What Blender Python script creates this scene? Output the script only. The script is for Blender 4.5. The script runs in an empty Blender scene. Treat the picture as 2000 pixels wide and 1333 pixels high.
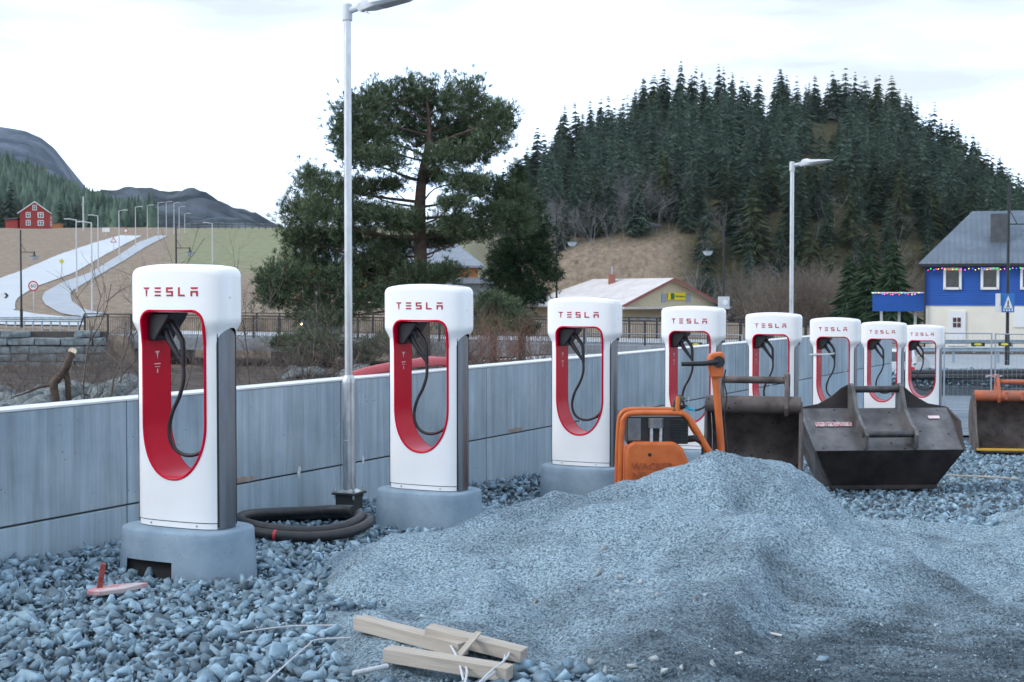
import bpy, bmesh, math, random
import numpy as np
from mathutils import Vector, Matrix, Euler, noise as mnoise

S = bpy.context.scene
COL = S.collection
R = math.radians

# ------------------------------------------------------------------ camera
FPX = 2778.0                      # focal length in photograph pixels (50 mm lens)
PITCH = math.atan((666.5 - 578.0) / FPX)
EYE = Vector((0.0, 0.0, 1.95))
cam_d = bpy.data.cameras.new('camera')
cam = bpy.data.objects.new('camera', cam_d)
COL.objects.link(cam)
cam.location = EYE
cam.rotation_euler = (R(90) - PITCH, 0, 0)
cam_d.lens = 50.0
cam_d.sensor_width = 36.0
cam_d.clip_start = 0.1
cam_d.clip_end = 12000
cam_d.dof.use_dof = True
cam_d.dof.focus_distance = 11.5
cam_d.dof.aperture_fstop = 6.3
S.camera = cam

# ------------------------------------------------------------------ sky
SUN_EL, SUN_AZ = R(34), R(-104)    # azimuth from +Y towards +X: light from the left
world = bpy.data.worlds.new('World')
S.world = world
world.use_nodes = True
nt = world.node_tree
nt.nodes.clear()
wo = nt.nodes.new('ShaderNodeOutputWorld')
sky = nt.nodes.new('ShaderNodeTexSky')
sky.sky_type = 'NISHITA'
sky.sun_disc = False
sky.sun_elevation = SUN_EL
sky.sun_rotation = SUN_AZ
bg1 = nt.nodes.new('ShaderNodeBackground')
bg1.inputs['Strength'].default_value = 0.10
nt.links.new(sky.outputs[0], bg1.inputs['Color'])
# cloud deck: streaky overcast, the same all round
tc = nt.nodes.new('ShaderNodeTexCoord')
mp = nt.nodes.new('ShaderNodeMapping')
mp.inputs['Scale'].default_value = (1.0, 1.0, 5.5)
nz = nt.nodes.new('ShaderNodeTexNoise')
nz.inputs['Scale'].default_value = 1.7
nz.inputs['Detail'].default_value = 6
nz.inputs['Roughness'].default_value = 0.55
rp = nt.nodes.new('ShaderNodeValToRGB')
rp.color_ramp.elements[0].position = 0.47
rp.color_ramp.elements[0].color = (0.335, 0.362, 0.392, 1)
rp.color_ramp.elements[1].position = 0.70
rp.color_ramp.elements[1].color = (0.78, 1.02, 1.40, 1)
bg2 = nt.nodes.new('ShaderNodeBackground')
bg2.inputs['Strength'].default_value = 1.0
nt.links.new(tc.outputs['Generated'], mp.inputs['Vector'])
nt.links.new(mp.outputs[0], nz.inputs['Vector'])
nt.links.new(nz.outputs['Fac'], rp.inputs['Fac'])
nt.links.new(rp.outputs[0], bg2.inputs['Color'])
mx = nt.nodes.new('ShaderNodeMixShader')
mx.inputs['Fac'].default_value = 0.9
nt.links.new(bg1.outputs[0], mx.inputs[1])
nt.links.new(bg2.outputs[0], mx.inputs[2])
nt.links.new(mx.outputs[0], wo.inputs['Surface'])

# ------------------------------------------------------------------ sun (soft, behind cloud)
sun_d = bpy.data.lights.new('sun', 'SUN')
sun_d.energy = 0.75
sun_d.angle = R(16)
sun_d.color = (1.0, 0.97, 0.93)
sun = bpy.data.objects.new('sun', sun_d)
COL.objects.link(sun)
sd = Vector((math.sin(SUN_AZ) * math.cos(SUN_EL), math.cos(SUN_AZ) * math.cos(SUN_EL), math.sin(SUN_EL)))
sun.rotation_euler = (-sd).to_track_quat('-Z', 'Y').to_euler()

S.view_settings.view_transform = 'Standard'
S.view_settings.look = 'None'
S.view_settings.exposure = 1.38
S.view_settings.gamma = 1.0
S.view_settings.use_curve_mapping = False
S.cycles.use_denoising = True
S.cycles.max_bounces = 6
S.cycles.diffuse_bounces = 3
S.cycles.glossy_bounces = 3
S.cycles.transparent_max_bounces = 4

# ================================================================== helpers
def at(px, py, Y):
    u = (px - 1000.0) / FPX
    v = (666.5 - py) / FPX
    d = Vector((u, math.cos(PITCH) + v * math.sin(PITCH), -math.sin(PITCH) + v * math.cos(PITCH)))
    return EYE + d * (Y / d.y)

class MB:
    def __init__(s):
        s.v = []; s.f = []; s.m = []
    def add(s, vs, fs, mi=0, M=None):
        o = len(s.v)
        if M is not None:
            vs = [M @ Vector(p) for p in vs]
        s.v.extend([tuple(p) for p in vs])
        for f in fs:
            s.f.append(tuple(i + o for i in f)); s.m.append(mi)
        return s
    def box(s, c, d, M=None, mi=0, taper=1.0):
        x, y, z = d[0] / 2, d[1] / 2, d[2] / 2
        t = taper
        vs = [(-x, -y, -z), (x, -y, -z), (x, y, -z), (-x, y, -z), (-x * t, -y * t, z), (x * t, -y * t, z), (x * t, y * t, z), (-x * t, y * t, z)]
        vs = [(p[0] + c[0], p[1] + c[1], p[2] + c[2]) for p in vs]
        return s.add(vs, [(0, 3, 2, 1), (4, 5, 6, 7), (0, 1, 5, 4), (1, 2, 6, 5), (2, 3, 7, 6), (3, 0, 4, 7)], mi, M)
    def tube(s, pts, rad, n=8, M=None, mi=0, caps=True):
        pts = [Vector(p) for p in pts]
        if not hasattr(rad, '__len__'):
            rad = [rad] * len(pts)
        vs = []; fs = []
        up = None
        for i, p in enumerate(pts):
            a = pts[max(i - 1, 0)]; b = pts[min(i + 1, len(pts) - 1)]
            t = (b - a)
            if t.length < 1e-9: t = Vector((0, 0, 1))
            t.normalize()
            if up is None:
                up = t.orthogonal().normalized()
            else:
                up = (up - t * up.dot(t))
                up = up.normalized() if up.length > 1e-6 else t.orthogonal().normalized()
            w = t.cross(up)
            for k in range(n):
                a_ = 2 * math.pi * k / n
                vs.append(p + (up * math.cos(a_) + w * math.sin(a_)) * rad[i])
        for i in range(len(pts) - 1):
            for k in range(n):
                k2 = (k + 1) % n
                fs.append((i * n + k, i * n + k2, (i + 1) * n + k2, (i + 1) * n + k))
        if caps:
            fs.append(tuple(reversed(range(n))))
            fs.append(tuple(range((len(pts) - 1) * n, len(pts) * n)))
        return s.add(vs, fs, mi, M)
    def cyl(s, a, b, r, n=12, r2=None, M=None, mi=0):
        return s.tube([a, b], [r, r if r2 is None else r2], n, M, mi)
    def prism(s, poly, y0, y1, M=None, mi=0, axis='y'):
        n = len(poly)
        if axis == 'y':
            vs = [(p[0], y0, p[1]) for p in poly] + [(p[0], y1, p[1]) for p in poly]
        elif axis == 'x':
            vs = [(y0, p[0], p[1]) for p in poly] + [(y1, p[0], p[1]) for p in poly]
        else:
            vs = [(p[0], p[1], y0) for p in poly] + [(p[0], p[1], y1) for p in poly]
        fs = [tuple(range(n)), tuple(reversed(range(n, 2 * n)))]
        for i in range(n):
            j = (i + 1) % n
            fs.append((i, i + n, j + n, j))
        return s.add(vs, fs, mi, M)
    def grid(s, rows, mi=0, closed=False):
        n = len(rows[0]); vs = [p for r in rows for p in r]; fs = []
        for i in range(len(rows) - 1):
            for k in range(n if closed else n - 1):
                k2 = (k + 1) % n
                fs.append((i * n + k, i * n + k2, (i + 1) * n + k2, (i + 1) * n + k))
        return s.add(vs, fs, mi)
    def mesh(s, name, mats, smooth=False, fix=True):
        me = bpy.data.meshes.new(name)
        me.from_pydata(s.v, [], s.f)
        if not isinstance(mats, (list, tuple)): mats = [mats]
        for m in mats: me.materials.append(m)
        if len(mats) > 1:
            me.polygons.foreach_set('material_index', s.m)
        if fix:
            bm = bmesh.new(); bm.from_mesh(me)
            bmesh.ops.recalc_face_normals(bm, faces=bm.faces)
            bm.to_mesh(me); bm.free()
        if smooth:
            me.polygons.foreach_set('use_smooth', [True] * len(me.polygons))
        me.update()
        return me
    def build(s, name, mats, parent=None, smooth=False, bevel=0, angle=40, fix=True, loc=None, rot=None, seg=2):
        me = s.mesh(name, mats, smooth, fix)
        return mkobj(name, me, parent, bevel, angle if smooth else None, loc, rot, seg)

def mkobj(name, me, parent=None, bevel=0, angle=None, loc=None, rot=None, seg=2):
    o = bpy.data.objects.new(name, me)
    COL.objects.link(o)
    if parent is not None: o.parent = parent
    if loc is not None: o.location = loc
    if rot is not None: o.rotation_euler = rot
    if bevel:
        b = o.modifiers.new('bevel', 'BEVEL'); b.width = bevel; b.segments = seg; b.limit_method = 'ANGLE'; b.angle_limit = R(35)
    if angle is not None and me is not None:
        try:
            me.set_sharp_from_angle(angle=R(angle))
        except Exception:
            pass
    return o

def tag(o, label=None, cat=None, group=None, kind=None):
    if label: o['label'] = label
    if cat: o['category'] = cat
    if group: o['group'] = group
    if kind: o['kind'] = kind
    return o

def empty(name, loc=(0, 0, 0), rz=0, label=None, cat=None, group=None):
    o = bpy.data.objects.new(name, None)
    o.empty_display_size = 0.2
    COL.objects.link(o)
    o.location = loc
    o.rotation_euler = (0, 0, rz)
    tag(o, label, cat, group)
    return o

def copy_tree(o, parent=None):
    c = o.copy(); COL.objects.link(c)
    if parent is not None: c.parent = parent
    for ch in list(o.children): copy_tree(ch, c)
    return c

def text_mesh(body, size, depth, name, mat_):
    cu = bpy.data.curves.new(name, 'FONT')
    cu.body = body; cu.size = size; cu.extrude = depth; cu.align_x = 'CENTER'; cu.align_y = 'CENTER'
    cu.resolution_u = 3
    ob = bpy.data.objects.new(name, cu)
    COL.objects.link(ob)
    dg = bpy.context.evaluated_depsgraph_get()
    me = bpy.data.meshes.new_from_object(ob.evaluated_get(dg))
    bpy.data.objects.remove(ob); bpy.data.curves.remove(cu)
    me.materials.clear(); me.materials.append(mat_)
    return me

def mesh_np(name, V, F, mat_, smooth=False):
    me = bpy.data.meshes.new(name)
    V = np.asarray(V, np.float32); F = np.asarray(F, np.int32)
    me.vertices.add(len(V)); me.vertices.foreach_set('co', V.ravel())
    k = F.shape[1]
    me.loops.add(F.size); me.loops.foreach_set('vertex_index', F.ravel())
    me.polygons.add(len(F))
    me.polygons.foreach_set('loop_start', np.arange(0, F.size, k, dtype=np.int32))
    me.polygons.foreach_set('loop_total', np.full(len(F), k, np.int32))
    if smooth: me.polygons.foreach_set('use_smooth', np.ones(len(F), bool))
    me.materials.append(mat_)
    me.update(calc_edges=True)
    return me

# ------------------------------------------------------------------ materials
def N(nt_, t, **kw):
    n = nt_.nodes.new('ShaderNode' + t)
    for k, v in kw.items():
        if k in n.inputs: n.inputs[k].default_value = v
        else: setattr(n, k, v)
    return n

def pmat(name, c1, c2=None, scale=5.0, rough=0.6, metal=0.0, bump=0.0, bscale=None, stretch=(1, 1, 1), detail=6,
         spots=None, spot_scale=30, spot_thr=0.12, island=0.0, rvar=0.0, coat=0.0, spec=0.5, lo=0.35, hi=0.65, trans=0.0, bdist=0.02, objrand=0.0):
    """Principled material: two colours mixed by noise, optional dark spots, per-piece value shift, bump."""
    m = bpy.data.materials.new(name); m.use_nodes = True
    t = m.node_tree; b = t.nodes['Principled BSDF']; L = t.links.new
    b.inputs['Roughness'].default_value = rough
    b.inputs['Metallic'].default_value = metal
    b.inputs['Coat Weight'].default_value = coat
    b.inputs['Specular IOR Level'].default_value = spec
    b.inputs['Transmission Weight'].default_value = trans
    c1 = (*c1, 1); c2 = (*(c2 or c1[:3]), 1)
    tcn = N(t, 'TexCoord'); mpn = N(t, 'Mapping'); mpn.inputs['Scale'].default_value = stretch
    L(tcn.outputs['Object'], mpn.inputs['Vector'])
    nzn = N(t, 'TexNoise', Scale=scale, Detail=detail, Roughness=0.6)
    L(mpn.outputs[0], nzn.inputs['Vector'])
    rpn = N(t, 'ValToRGB')
    rpn.color_ramp.elements[0].position = lo; rpn.color_ramp.elements[0].color = c1
    rpn.color_ramp.elements[1].position = hi; rpn.color_ramp.elements[1].color = c2
    L(nzn.outputs['Fac'], rpn.inputs['Fac'])
    col = rpn.outputs[0]
    if spots is not None:
        vo = N(t, 'TexVoronoi', Scale=spot_scale)
        L(tcn.outputs['Object'], vo.inputs['Vector'])
        lt = N(t, 'Math', operation='LESS_THAN'); lt.inputs[1].default_value = spot_thr
        L(vo.outputs['Distance'], lt.inputs[0])
        mxn = N(t, 'Mix', data_type='RGBA')
        mxn.inputs[7].default_value = (*spots, 1)
        L(lt.outputs[0], mxn.inputs[0]); L(col, mxn.inputs[6])
        col = mxn.outputs[2]
    if objrand:
        oi = N(t, 'ObjectInfo'); mo = N(t, 'MapRange'); mo.inputs['To Min'].default_value = 1 - objrand; mo.inputs['To Max'].default_value = 1 + objrand
        L(oi.outputs['Random'], mo.inputs['Value']); ho_ = N(t, 'HueSaturation'); L(col, ho_.inputs['Color']); L(mo.outputs[0], ho_.inputs['Value'])
        mh = N(t, 'MapRange'); mh.inputs['To Min'].default_value = 0.46; mh.inputs['To Max'].default_value = 0.535; L(oi.outputs['Random'], mh.inputs['Value']); L(mh.outputs[0], ho_.inputs['Hue'])
        col = ho_.outputs[0]
    if island:
        g = N(t, 'NewGeometry')
        mr = N(t, 'MapRange'); mr.inputs['To Min'].default_value = 1 - island; mr.inputs['To Max'].default_value = 1 + island
        L(g.outputs['Random Per Island'], mr.inputs['Value'])
        hs = N(t, 'HueSaturation')
        L(col, hs.inputs['Color']); L(mr.outputs[0], hs.inputs['Value'])
        col = hs.outputs[0]
    L(col, b.inputs['Base Color'])
    if rvar:
        mr2 = N(t, 'MapRange'); mr2.inputs['To Min'].default_value = max(0.02, rough - rvar); mr2.inputs['To Max'].default_value = min(1, rough + rvar)
        L(nzn.outputs['Fac'], mr2.inputs['Value']); L(mr2.outputs[0], b.inputs['Roughness'])
    if bump:
        n2 = N(t, 'TexNoise', Scale=bscale or scale * 4, Detail=5, Roughness=0.65)
        L(mpn.outputs[0], n2.inputs['Vector'])
        bp = N(t, 'Bump', Strength=bump, Distance=bdist)
        L(n2.outputs['Fac'], bp.inputs['Height']); L(bp.outputs[0], b.inputs['Normal'])
    return m

def emat(name, c, strength):
    m = bpy.data.materials.new(name); m.use_nodes = True
    b = m.node_tree.nodes['Principled BSDF']
    b.inputs['Base Color'].default_value = (*c, 1)
    b.inputs['Emission Color'].default_value = (*c, 1)
    b.inputs['Emission Strength'].default_value = strength
    return m

M = {}
M['white'] = pmat('white_paint', (0.80, 0.80, 0.80), (0.84, 0.84, 0.84), 3, rough=0.22, coat=0.4)
M['red'] = pmat('red_gloss', (0.50, 0.0, 0.022), (0.55, 0.0, 0.028), 3, rough=0.30, spec=0.14)
M['logo'] = pmat('logo_red', (0.40, 0.008, 0.03), rough=0.35)
M['steel'] = pmat('brushed_steel', (0.15, 0.16, 0.18), (0.24, 0.25, 0.27), 6, rough=0.36, metal=1.0, stretch=(1, 1, 0.15), rvar=0.08)
M['black'] = pmat('black_plastic', (0.012, 0.013, 0.016), (0.02, 0.021, 0.024), 20, rough=0.42)
M['rubber'] = pmat('black_rubber', (0.014, 0.015, 0.018), (0.03, 0.031, 0.034), 14, rough=0.5, bump=0.1)
M['seam'] = pmat('dark_seam', (0.02, 0.02, 0.02), rough=0.8)
M['print'] = pmat('white_print', (0.75, 0.6, 0.6), rough=0.5)
M['plinth'] = pmat('cast_concrete', (0.185, 0.26, 0.33), (0.265, 0.35, 0.425), 3.5, rough=0.85, bump=0.15, bscale=60, spots=(0.15, 0.16, 0.17), spot_scale=28, spot_thr=0.1)
M['galv'] = pmat('galvanised', (0.46, 0.47, 0.48), (0.62, 0.63, 0.64), 18, rough=0.36, metal=0.9, stretch=(1, 1, 0.3), rvar=0.1)
M['lampgrey'] = pmat('lamp_grey', (0.50, 0.52, 0.54), (0.55, 0.57, 0.59), 8, rough=0.4)
M['darkgreen'] = pmat('dark_foundation', (0.018, 0.026, 0.024), (0.035, 0.042, 0.04), 12, rough=0.7)
M['zinc'] = pmat('zinc_plate', (0.5, 0.5, 0.5), (0.7, 0.7, 0.7), 25, rough=0.35, metal=0.8)
M['lens'] = pmat('lamp_lens', (0.30, 0.32, 0.33), (0.42, 0.43, 0.44), 40, rough=0.2)
M['wood'] = pmat('pale_timber', (0.34, 0.295, 0.24), (0.47, 0.42, 0.36), 4, rough=0.75, stretch=(0.5, 7, 7), bump=0.2, bscale=20)
M['rope'] = pmat('white_rope', (0.42, 0.44, 0.46), (0.55, 0.57, 0.59), 40, rough=0.8)
M['redwood'] = pmat('red_sprayed_wood', (0.22, 0.035, 0.03), (0.36, 0.09, 0.08), 20, rough=0.8, bump=0.3)
M['pinkstone'] = pmat('pink_sprayed_stone', (0.50, 0.22, 0.24), (0.50, 0.42, 0.42), 9, rough=0.8, bump=0.3, lo=0.42, hi=0.56)
M['orange'] = pmat('orange_paint', (0.52, 0.105, 0.018), (0.62, 0.15, 0.03), 6, rough=0.45, spots=(0.35, 0.16, 0.07), spot_scale=11, spot_thr=0.05, bump=0.05)
M['orange2'] = pmat('worn_orange', (0.50, 0.12, 0.05), (0.28, 0.12, 0.08), 7, rough=0.65, bump=0.2, lo=0.4, hi=0.7)
M['rust'] = pmat('brown_steel', (0.055, 0.043, 0.040), (0.17, 0.135, 0.12), 4, rough=0.6, bump=0.25, bscale=35, spots=(0.05, 0.03, 0.028), spot_scale=9, spot_thr=0.13, metal=0.15)
M['darksteel'] = pmat('dark_worn_steel', (0.060, 0.056, 0.056), (0.20, 0.195, 0.195), 3.2, rough=0.5, lo=0.32, hi=0.7, bump=0.2, bscale=30, spots=(0.035, 0.03, 0.03), spot_scale=7, spot_thr=0.13, metal=0.3)
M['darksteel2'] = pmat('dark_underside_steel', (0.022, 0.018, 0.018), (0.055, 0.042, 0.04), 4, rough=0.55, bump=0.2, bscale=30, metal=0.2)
M['pin'] = pmat('pin_steel', (0.04, 0.038, 0.04), (0.09, 0.085, 0.085), 10, rough=0.45, metal=0.4)
M['sticker'] = pmat('worn_sticker', (0.5, 0.48, 0.48), (0.36, 0.08, 0.09), 45, rough=0.6, lo=0.47, hi=0.53)
M['yellow'] = pmat('yellow_paint', (0.62, 0.36, 0.02), (0.5, 0.3, 0.05), 12, rough=0.6)
M['rag'] = pmat('green_cloth', (0.06, 0.075, 0.05), (0.12, 0.13, 0.09), 25, rough=0.95, bump=0.4)
M['cyan'] = pmat('cyan_cloth', (0.03, 0.35, 0.50), rough=0.8)
M['engine'] = pmat('engine_grey', (0.14, 0.145, 0.15), (0.22, 0.225, 0.23), 15, rough=0.5, metal=0.5)
M['fins'] = pmat('engine_black', (0.015, 0.015, 0.016), (0.03, 0.03, 0.03), 15, rough=0.5)
# ================================================================== ground shapes
ROWU = Vector((0.487, 0.874))                 # direction of the charger row, away from the camera
C1 = Vector((-2.30, 10.05))                   # first charger
W0 = Vector((-1.92, 13.77)); WU = Vector((0.463, 0.886)).normalized(); WN = Vector((-WU.y, WU.x))
WALL_TOP = 1.117; WALL_JOINT = 0.255

def sstep(a, b, x):
    t = np.clip((np.asarray(x, float) - a) / (b - a), 0, 1)
    return t * t * (3 - 2 * t)

def site(X, Y):
    s = (np.asarray(X, float) - C1.x) * ROWU.x + (np.asarray(Y, float) - C1.y) * ROWU.y
    s = np.where(s > 42, 42 + (s - 42) * 0.15, s)
    return -0.0368 * s

_rng = np.random.RandomState(7)
_perm = np.array([_rng.permutation(256)] * 2).ravel()
_val = _rng.rand(256)
def vnoise(x, y):
    x = np.asarray(x, float); y = np.asarray(y, float)
    xi = np.floor(x).astype(int); yi = np.floor(y).astype(int)
    fx = x - xi; fy = y - yi
    fx = fx * fx * (3 - 2 * fx); fy = fy * fy * (3 - 2 * fy)
    def h(i, j): return _val[_perm[(_perm[i & 255] + j) & 255]]
    return (h(xi, yi) * (1 - fx) + h(xi + 1, yi) * fx) * (1 - fy) + (h(xi, yi + 1) * (1 - fx) + h(xi + 1, yi + 1) * fx) * fy
def fbm(x, y, o=4):
    a = 0.5; t = 0; s = 0
    for k in range(o):
        t = t + a * vnoise(np.asarray(x) * 2 ** k + 17.3 * k, np.asarray(y) * 2 ** k + 9.1 * k); s += a; a *= 0.5
    return t / s - 0.5

def sd_wall(X, Y):                                      # > 0 behind the wall
    return (np.asarray(X, float) - W0.x) * WN.x + (np.asarray(Y, float) - W0.y) * WN.y

RX = np.array([-40, -4.3, 2, 10.8, 21.6, 34.6, 45, 53, 61.6, 70, 81, 92, 102, 112, 130, 200])
RZ = np.array([15, 18, 23, 30.5, 34.5, 39.5, 39.5, 37, 39.8, 38.5, 36, 29, 21.5, 15.5, 10, 8])
def terrain(X, Y):
    X = np.asarray(X, float); Y = np.asarray(Y, float)
    sd_ = sd_wall(X, Y)
    # left: river bank, then the rising field
    near = 0.75 - 0.07 * np.clip(sd_, 0, 25) - 0.006 * np.clip(sd_ - 25, 0, 60)
    near = near - 0.9 * sstep(52, 74, Y)
    near = near + 0.25 * fbm(X * 0.5, Y * 0.5) * sstep(1, 6, sd_)
    kw = sstep(31, 37, Y) * (1 - sstep(3, 16, sd_)) * sstep(-0.05, 0.03, X / np.maximum(Y, 1))
    near = near * (1 - kw) + (site(X, Y) - 0.06) * kw
    road = -0.35 + 0 * Y
    left = near * (1 - sstep(82.7, 83.2, Y)) + road * sstep(82.7, 83.2, Y)
    hill = np.where(Y < 260, 0.0814 * (Y - 88), 14.0 + 0.05 * np.clip(Y - 260, 0, 45))
    hill = hill + 0.9 * fbm(X * 0.05, Y * 0.05) * sstep(95, 130, Y) + 0.5 * fbm(X * 0.22, Y * 0.10) * sstep(190, 240, Y)
    left = np.where(Y > 86, np.maximum(hill, -0.35), left)
    qq = X / np.maximum(Y, 1.0)
    und = sstep(-0.272, -0.262, qq) * sstep(74, 80, Y) * (1 - sstep(96.5, 97.5, Y))
    left = left * (1 - und) + (-2.1) * und
    # right: lot, road, then the wooded knoll
    s_ = site(X, Y) - 0.06
    right = np.where(sd_ > 0, near, s_)
    rd = -1.05 - 0.004 * np.clip(Y - 60, 0, 200)
    k = sstep(50, 56, Y)
    right = right * (1 - k) + rd * k
    rz = np.interp(X * 300 / np.maximum(Y, 200), RX, RZ)
    t = np.clip((Y - 207) / 93.0, 0, 1)
    knoll = -1.6 + (rz + 1.6) * (0.22 * sstep(0, 0.12, t) + 0.78 * t ** 0.9) + 3.0 * fbm(X * 0.06, Y * 0.06) * sstep(0, 0.2, t)
    knoll = knoll - np.clip(Y - 300, 0, 200) * 0.12
    right = np.where(Y > 200, knoll, right)
    q = X / np.maximum(Y, 1.0)
    kk = sstep(-0.035, 0.02, q)
    return left * (1 - kk) + right * kk

def tz(x, y): return float(terrain(x, y))
def sz(x, y): return float(site(x, y))

def hit(px, py, y0=84.0, y1=700.0):
    """where the sight line of a photograph pixel meets the terrain"""
    Y = y0
    while Y < y1:
        p = at(px, py, Y)
        if p.z <= tz(p.x, p.y): return p
        Y *= 1.004
    p = at(px, py, 262.0)
    return Vector((p.x, p.y, tz(p.x, p.y)))

def geo(a, b, n): return list(np.geomspace(a, b, n))

# ---- materials of the ground
def ground_mat():
    m = bpy.data.materials.new('meadow_and_bank'); m.use_nodes = True
    t = m.node_tree; b = t.nodes['Principled BSDF']; L = t.links.new
    b.inputs['Roughness'].default_value = 0.95; b.inputs['Specular IOR Level'].default_value = 0.2
    g = N(t, 'NewGeometry')
    n1 = N(t, 'TexNoise', Scale=0.035, Detail=5, Roughness=0.6); L(g.outputs['Position'], n1.inputs['Vector'])
    n2 = N(t, 'TexNoise', Scale=1.3, Detail=6, Roughness=0.7); L(g.outputs['Position'], n2.inputs['Vector'])
    straw = N(t, 'ValToRGB'); L(n2.outputs['Fac'], straw.inputs['Fac'])
    straw.color_ramp.elements[0].position = 0.3; straw.color_ramp.elements[0].color = (0.15, 0.11, 0.08, 1)
    straw.color_ramp.elements[1].position = 0.7; straw.color_ramp.elements[1].color = (0.34, 0.27, 0.20, 1)
    green = N(t, 'ValToRGB'); L(n2.outputs['Fac'], green.inputs['Fac'])
    green.color_ramp.elements[0].position = 0.3; green.color_ramp.elements[0].color = (0.13, 0.155, 0.075, 1)
    green.color_ramp.elements[1].position = 0.7; green.color_ramp.elements[1].color = (0.28, 0.29, 0.17, 1)
    # the mown field lies right of the cycle path; left of it is withered grass
    sx = N(t, 'SeparateXYZ'); L(g.outputs['Position'], sx.inputs[0])
    dv = N(t, 'Math', operation='DIVIDE'); L(sx.outputs['X'], dv.inputs[0]); L(sx.outputs['Y'], dv.inputs[1])
    m1 = N(t, 'MapRange'); m1.inputs['From Min'].default_value = -0.245; m1.inputs['From Max'].default_value = -0.225; L(dv.outputs[0], m1.inputs['Value'])
    m2 = N(t, 'MapRange'); m2.inputs['From Min'].default_value = 122; m2.inputs['From Max'].default_value = 150; L(sx.outputs['Y'], m2.inputs['Value'])
    m3 = N(t, 'MapRange'); m3.inputs['From Min'].default_value = 0.0; m3.inputs['From Max'].default_value = -0.03; L(dv.outputs[0], m3.inputs['Value'])
    mu = N(t, 'Math', operation='MULTIPLY'); L(m1.outputs[0], mu.inputs[0]); L(m2.outputs[0], mu.inputs[1])
    mu2 = N(t, 'Math', operation='MULTIPLY'); L(mu.outputs[0], mu2.inputs[0]); L(m3.outputs[0], mu2.inputs[1])
    nr = N(t, 'MapRange'); nr.inputs['From Min'].default_value = 0.35; nr.inputs['From Max'].default_value = 0.6; nr.inputs['To Min'].default_value = 0.45; L(n1.outputs['Fac'], nr.inputs['Value'])
    mu3 = N(t, 'Math', operation='MULTIPLY'); L(mu2.outputs[0], mu3.inputs[0]); L(nr.outputs[0], mu3.inputs[1])
    mixc = N(t, 'Mix', data_type='RGBA'); L(mu3.outputs[0], mixc.inputs[0]); L(straw.outputs[0], mixc.inputs[6]); L(green.outputs[0], mixc.inputs[7])
    bank = N(t, 'ValToRGB'); L(n2.outputs['Fac'], bank.inputs['Fac'])
    bank.color_ramp.elements[0].position = 0.35; bank.color_ramp.elements[0].color = (0.022, 0.018, 0.016, 1)
    bank.color_ramp.elements[1].position = 0.7; bank.color_ramp.elements[1].color = (0.13, 0.10, 0.08, 1)
    mb1 = N(t, 'MapRange'); mb1.inputs['From Min'].default_value = 83.5; mb1.inputs['From Max'].default_value = 79.0; L(sx.outputs['Y'], mb1.inputs['Value'])
    mixb = N(t, 'Mix', data_type='RGBA'); L(mb1.outputs[0], mixb.inputs[0]); L(mixc.outputs[2], mixb.inputs[6]); L(bank.outputs[0], mixb.inputs[7]); mixc = mixb
    # forest floor on the knoll: dark moss and needles
    moss = N(t, 'ValToRGB'); L(n2.outputs['Fac'], moss.inputs['Fac'])
    moss.color_ramp.elements[0].position = 0.3; moss.color_ramp.elements[0].color = (0.03, 0.034, 0.018, 1)
    moss.color_ramp.elements[1].position = 0.75; moss.color_ramp.elements[1].color = (0.10, 0.085, 0.04, 1)
    f1 = N(t, 'MapRange'); f1.inputs['From Min'].default_value = 0.105; f1.inputs['From Max'].default_value = 0.13; L(dv.outputs[0], f1.inputs['Value'])
    f3 = N(t, 'MapRange'); f3.inputs['From Min'].default_value = -1.0; f3.inputs['From Max'].default_value = 2.0; L(sx.outputs['Z'], f3.inputs['Value'])
    f4 = N(t, 'MapRange'); f4.inputs['From Min'].default_value = 0.0; f4.inputs['From Max'].default_value = 0.02; L(dv.outputs[0], f4.inputs['Value'])
    f2 = N(t, 'MapRange'); f2.inputs['From Min'].default_value = 9.0; f2.inputs['From Max'].default_value = 13.0; L(sx.outputs['Z'], f2.inputs['Value'])
    fa_ = N(t, 'Math', operation='MULTIPLY'); L(f1.outputs[0], fa_.inputs[0]); L(f3.outputs[0], fa_.inputs[1])
    fb_ = N(t, 'Math', operation='MULTIPLY'); L(f4.outputs[0], fb_.inputs[0]); L(f2.outputs[0], fb_.inputs[1])
    fm = N(t, 'Math', operation='MAXIMUM'); L(fa_.outputs[0], fm.inputs[0]); L(fb_.outputs[0], fm.inputs[1])
    mix2 = N(t, 'Mix', data_type='RGBA'); L(fm.outputs[0], mix2.inputs[0]); L(mixc.outputs[2], mix2.inputs[6]); L(moss.outputs[0], mix2.inputs[7])
    L(mix2.outputs[2], b.inputs['Base Color'])
    bp = N(t, 'Bump', Strength=0.7, Distance=0.3); L(n2.outputs['Fac'], bp.inputs['Height']); L(bp.outputs[0], b.inputs['Normal'])
    return m
M['meadow'] = ground_mat()

def stone_mat(name, lo_, hi_, island):
    m = pmat(name, lo_, hi_, 9, rough=0.8, bump=0.35, bscale=60, island=island, lo=0.3, hi=0.7)
    return m
M['stone'] = stone_mat('crushed_stone', (0.09, 0.145, 0.19), (0.275, 0.395, 0.475), 0.5)
M['gravelbase'] = pmat('gap_shade_gravel_base', (0.018, 0.026, 0.034), (0.08, 0.105, 0.125), 22, rough=0.9, bump=1.0, bscale=16, detail=8, bdist=0.06)  # near-black ground: shade between the stones put into the colour
M['lot'] = pmat('lot_asphalt', (0.11, 0.14, 0.17), (0.18, 0.215, 0.25), 1.2, rough=0.8, bump=0.4, bscale=25, detail=9)

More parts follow.
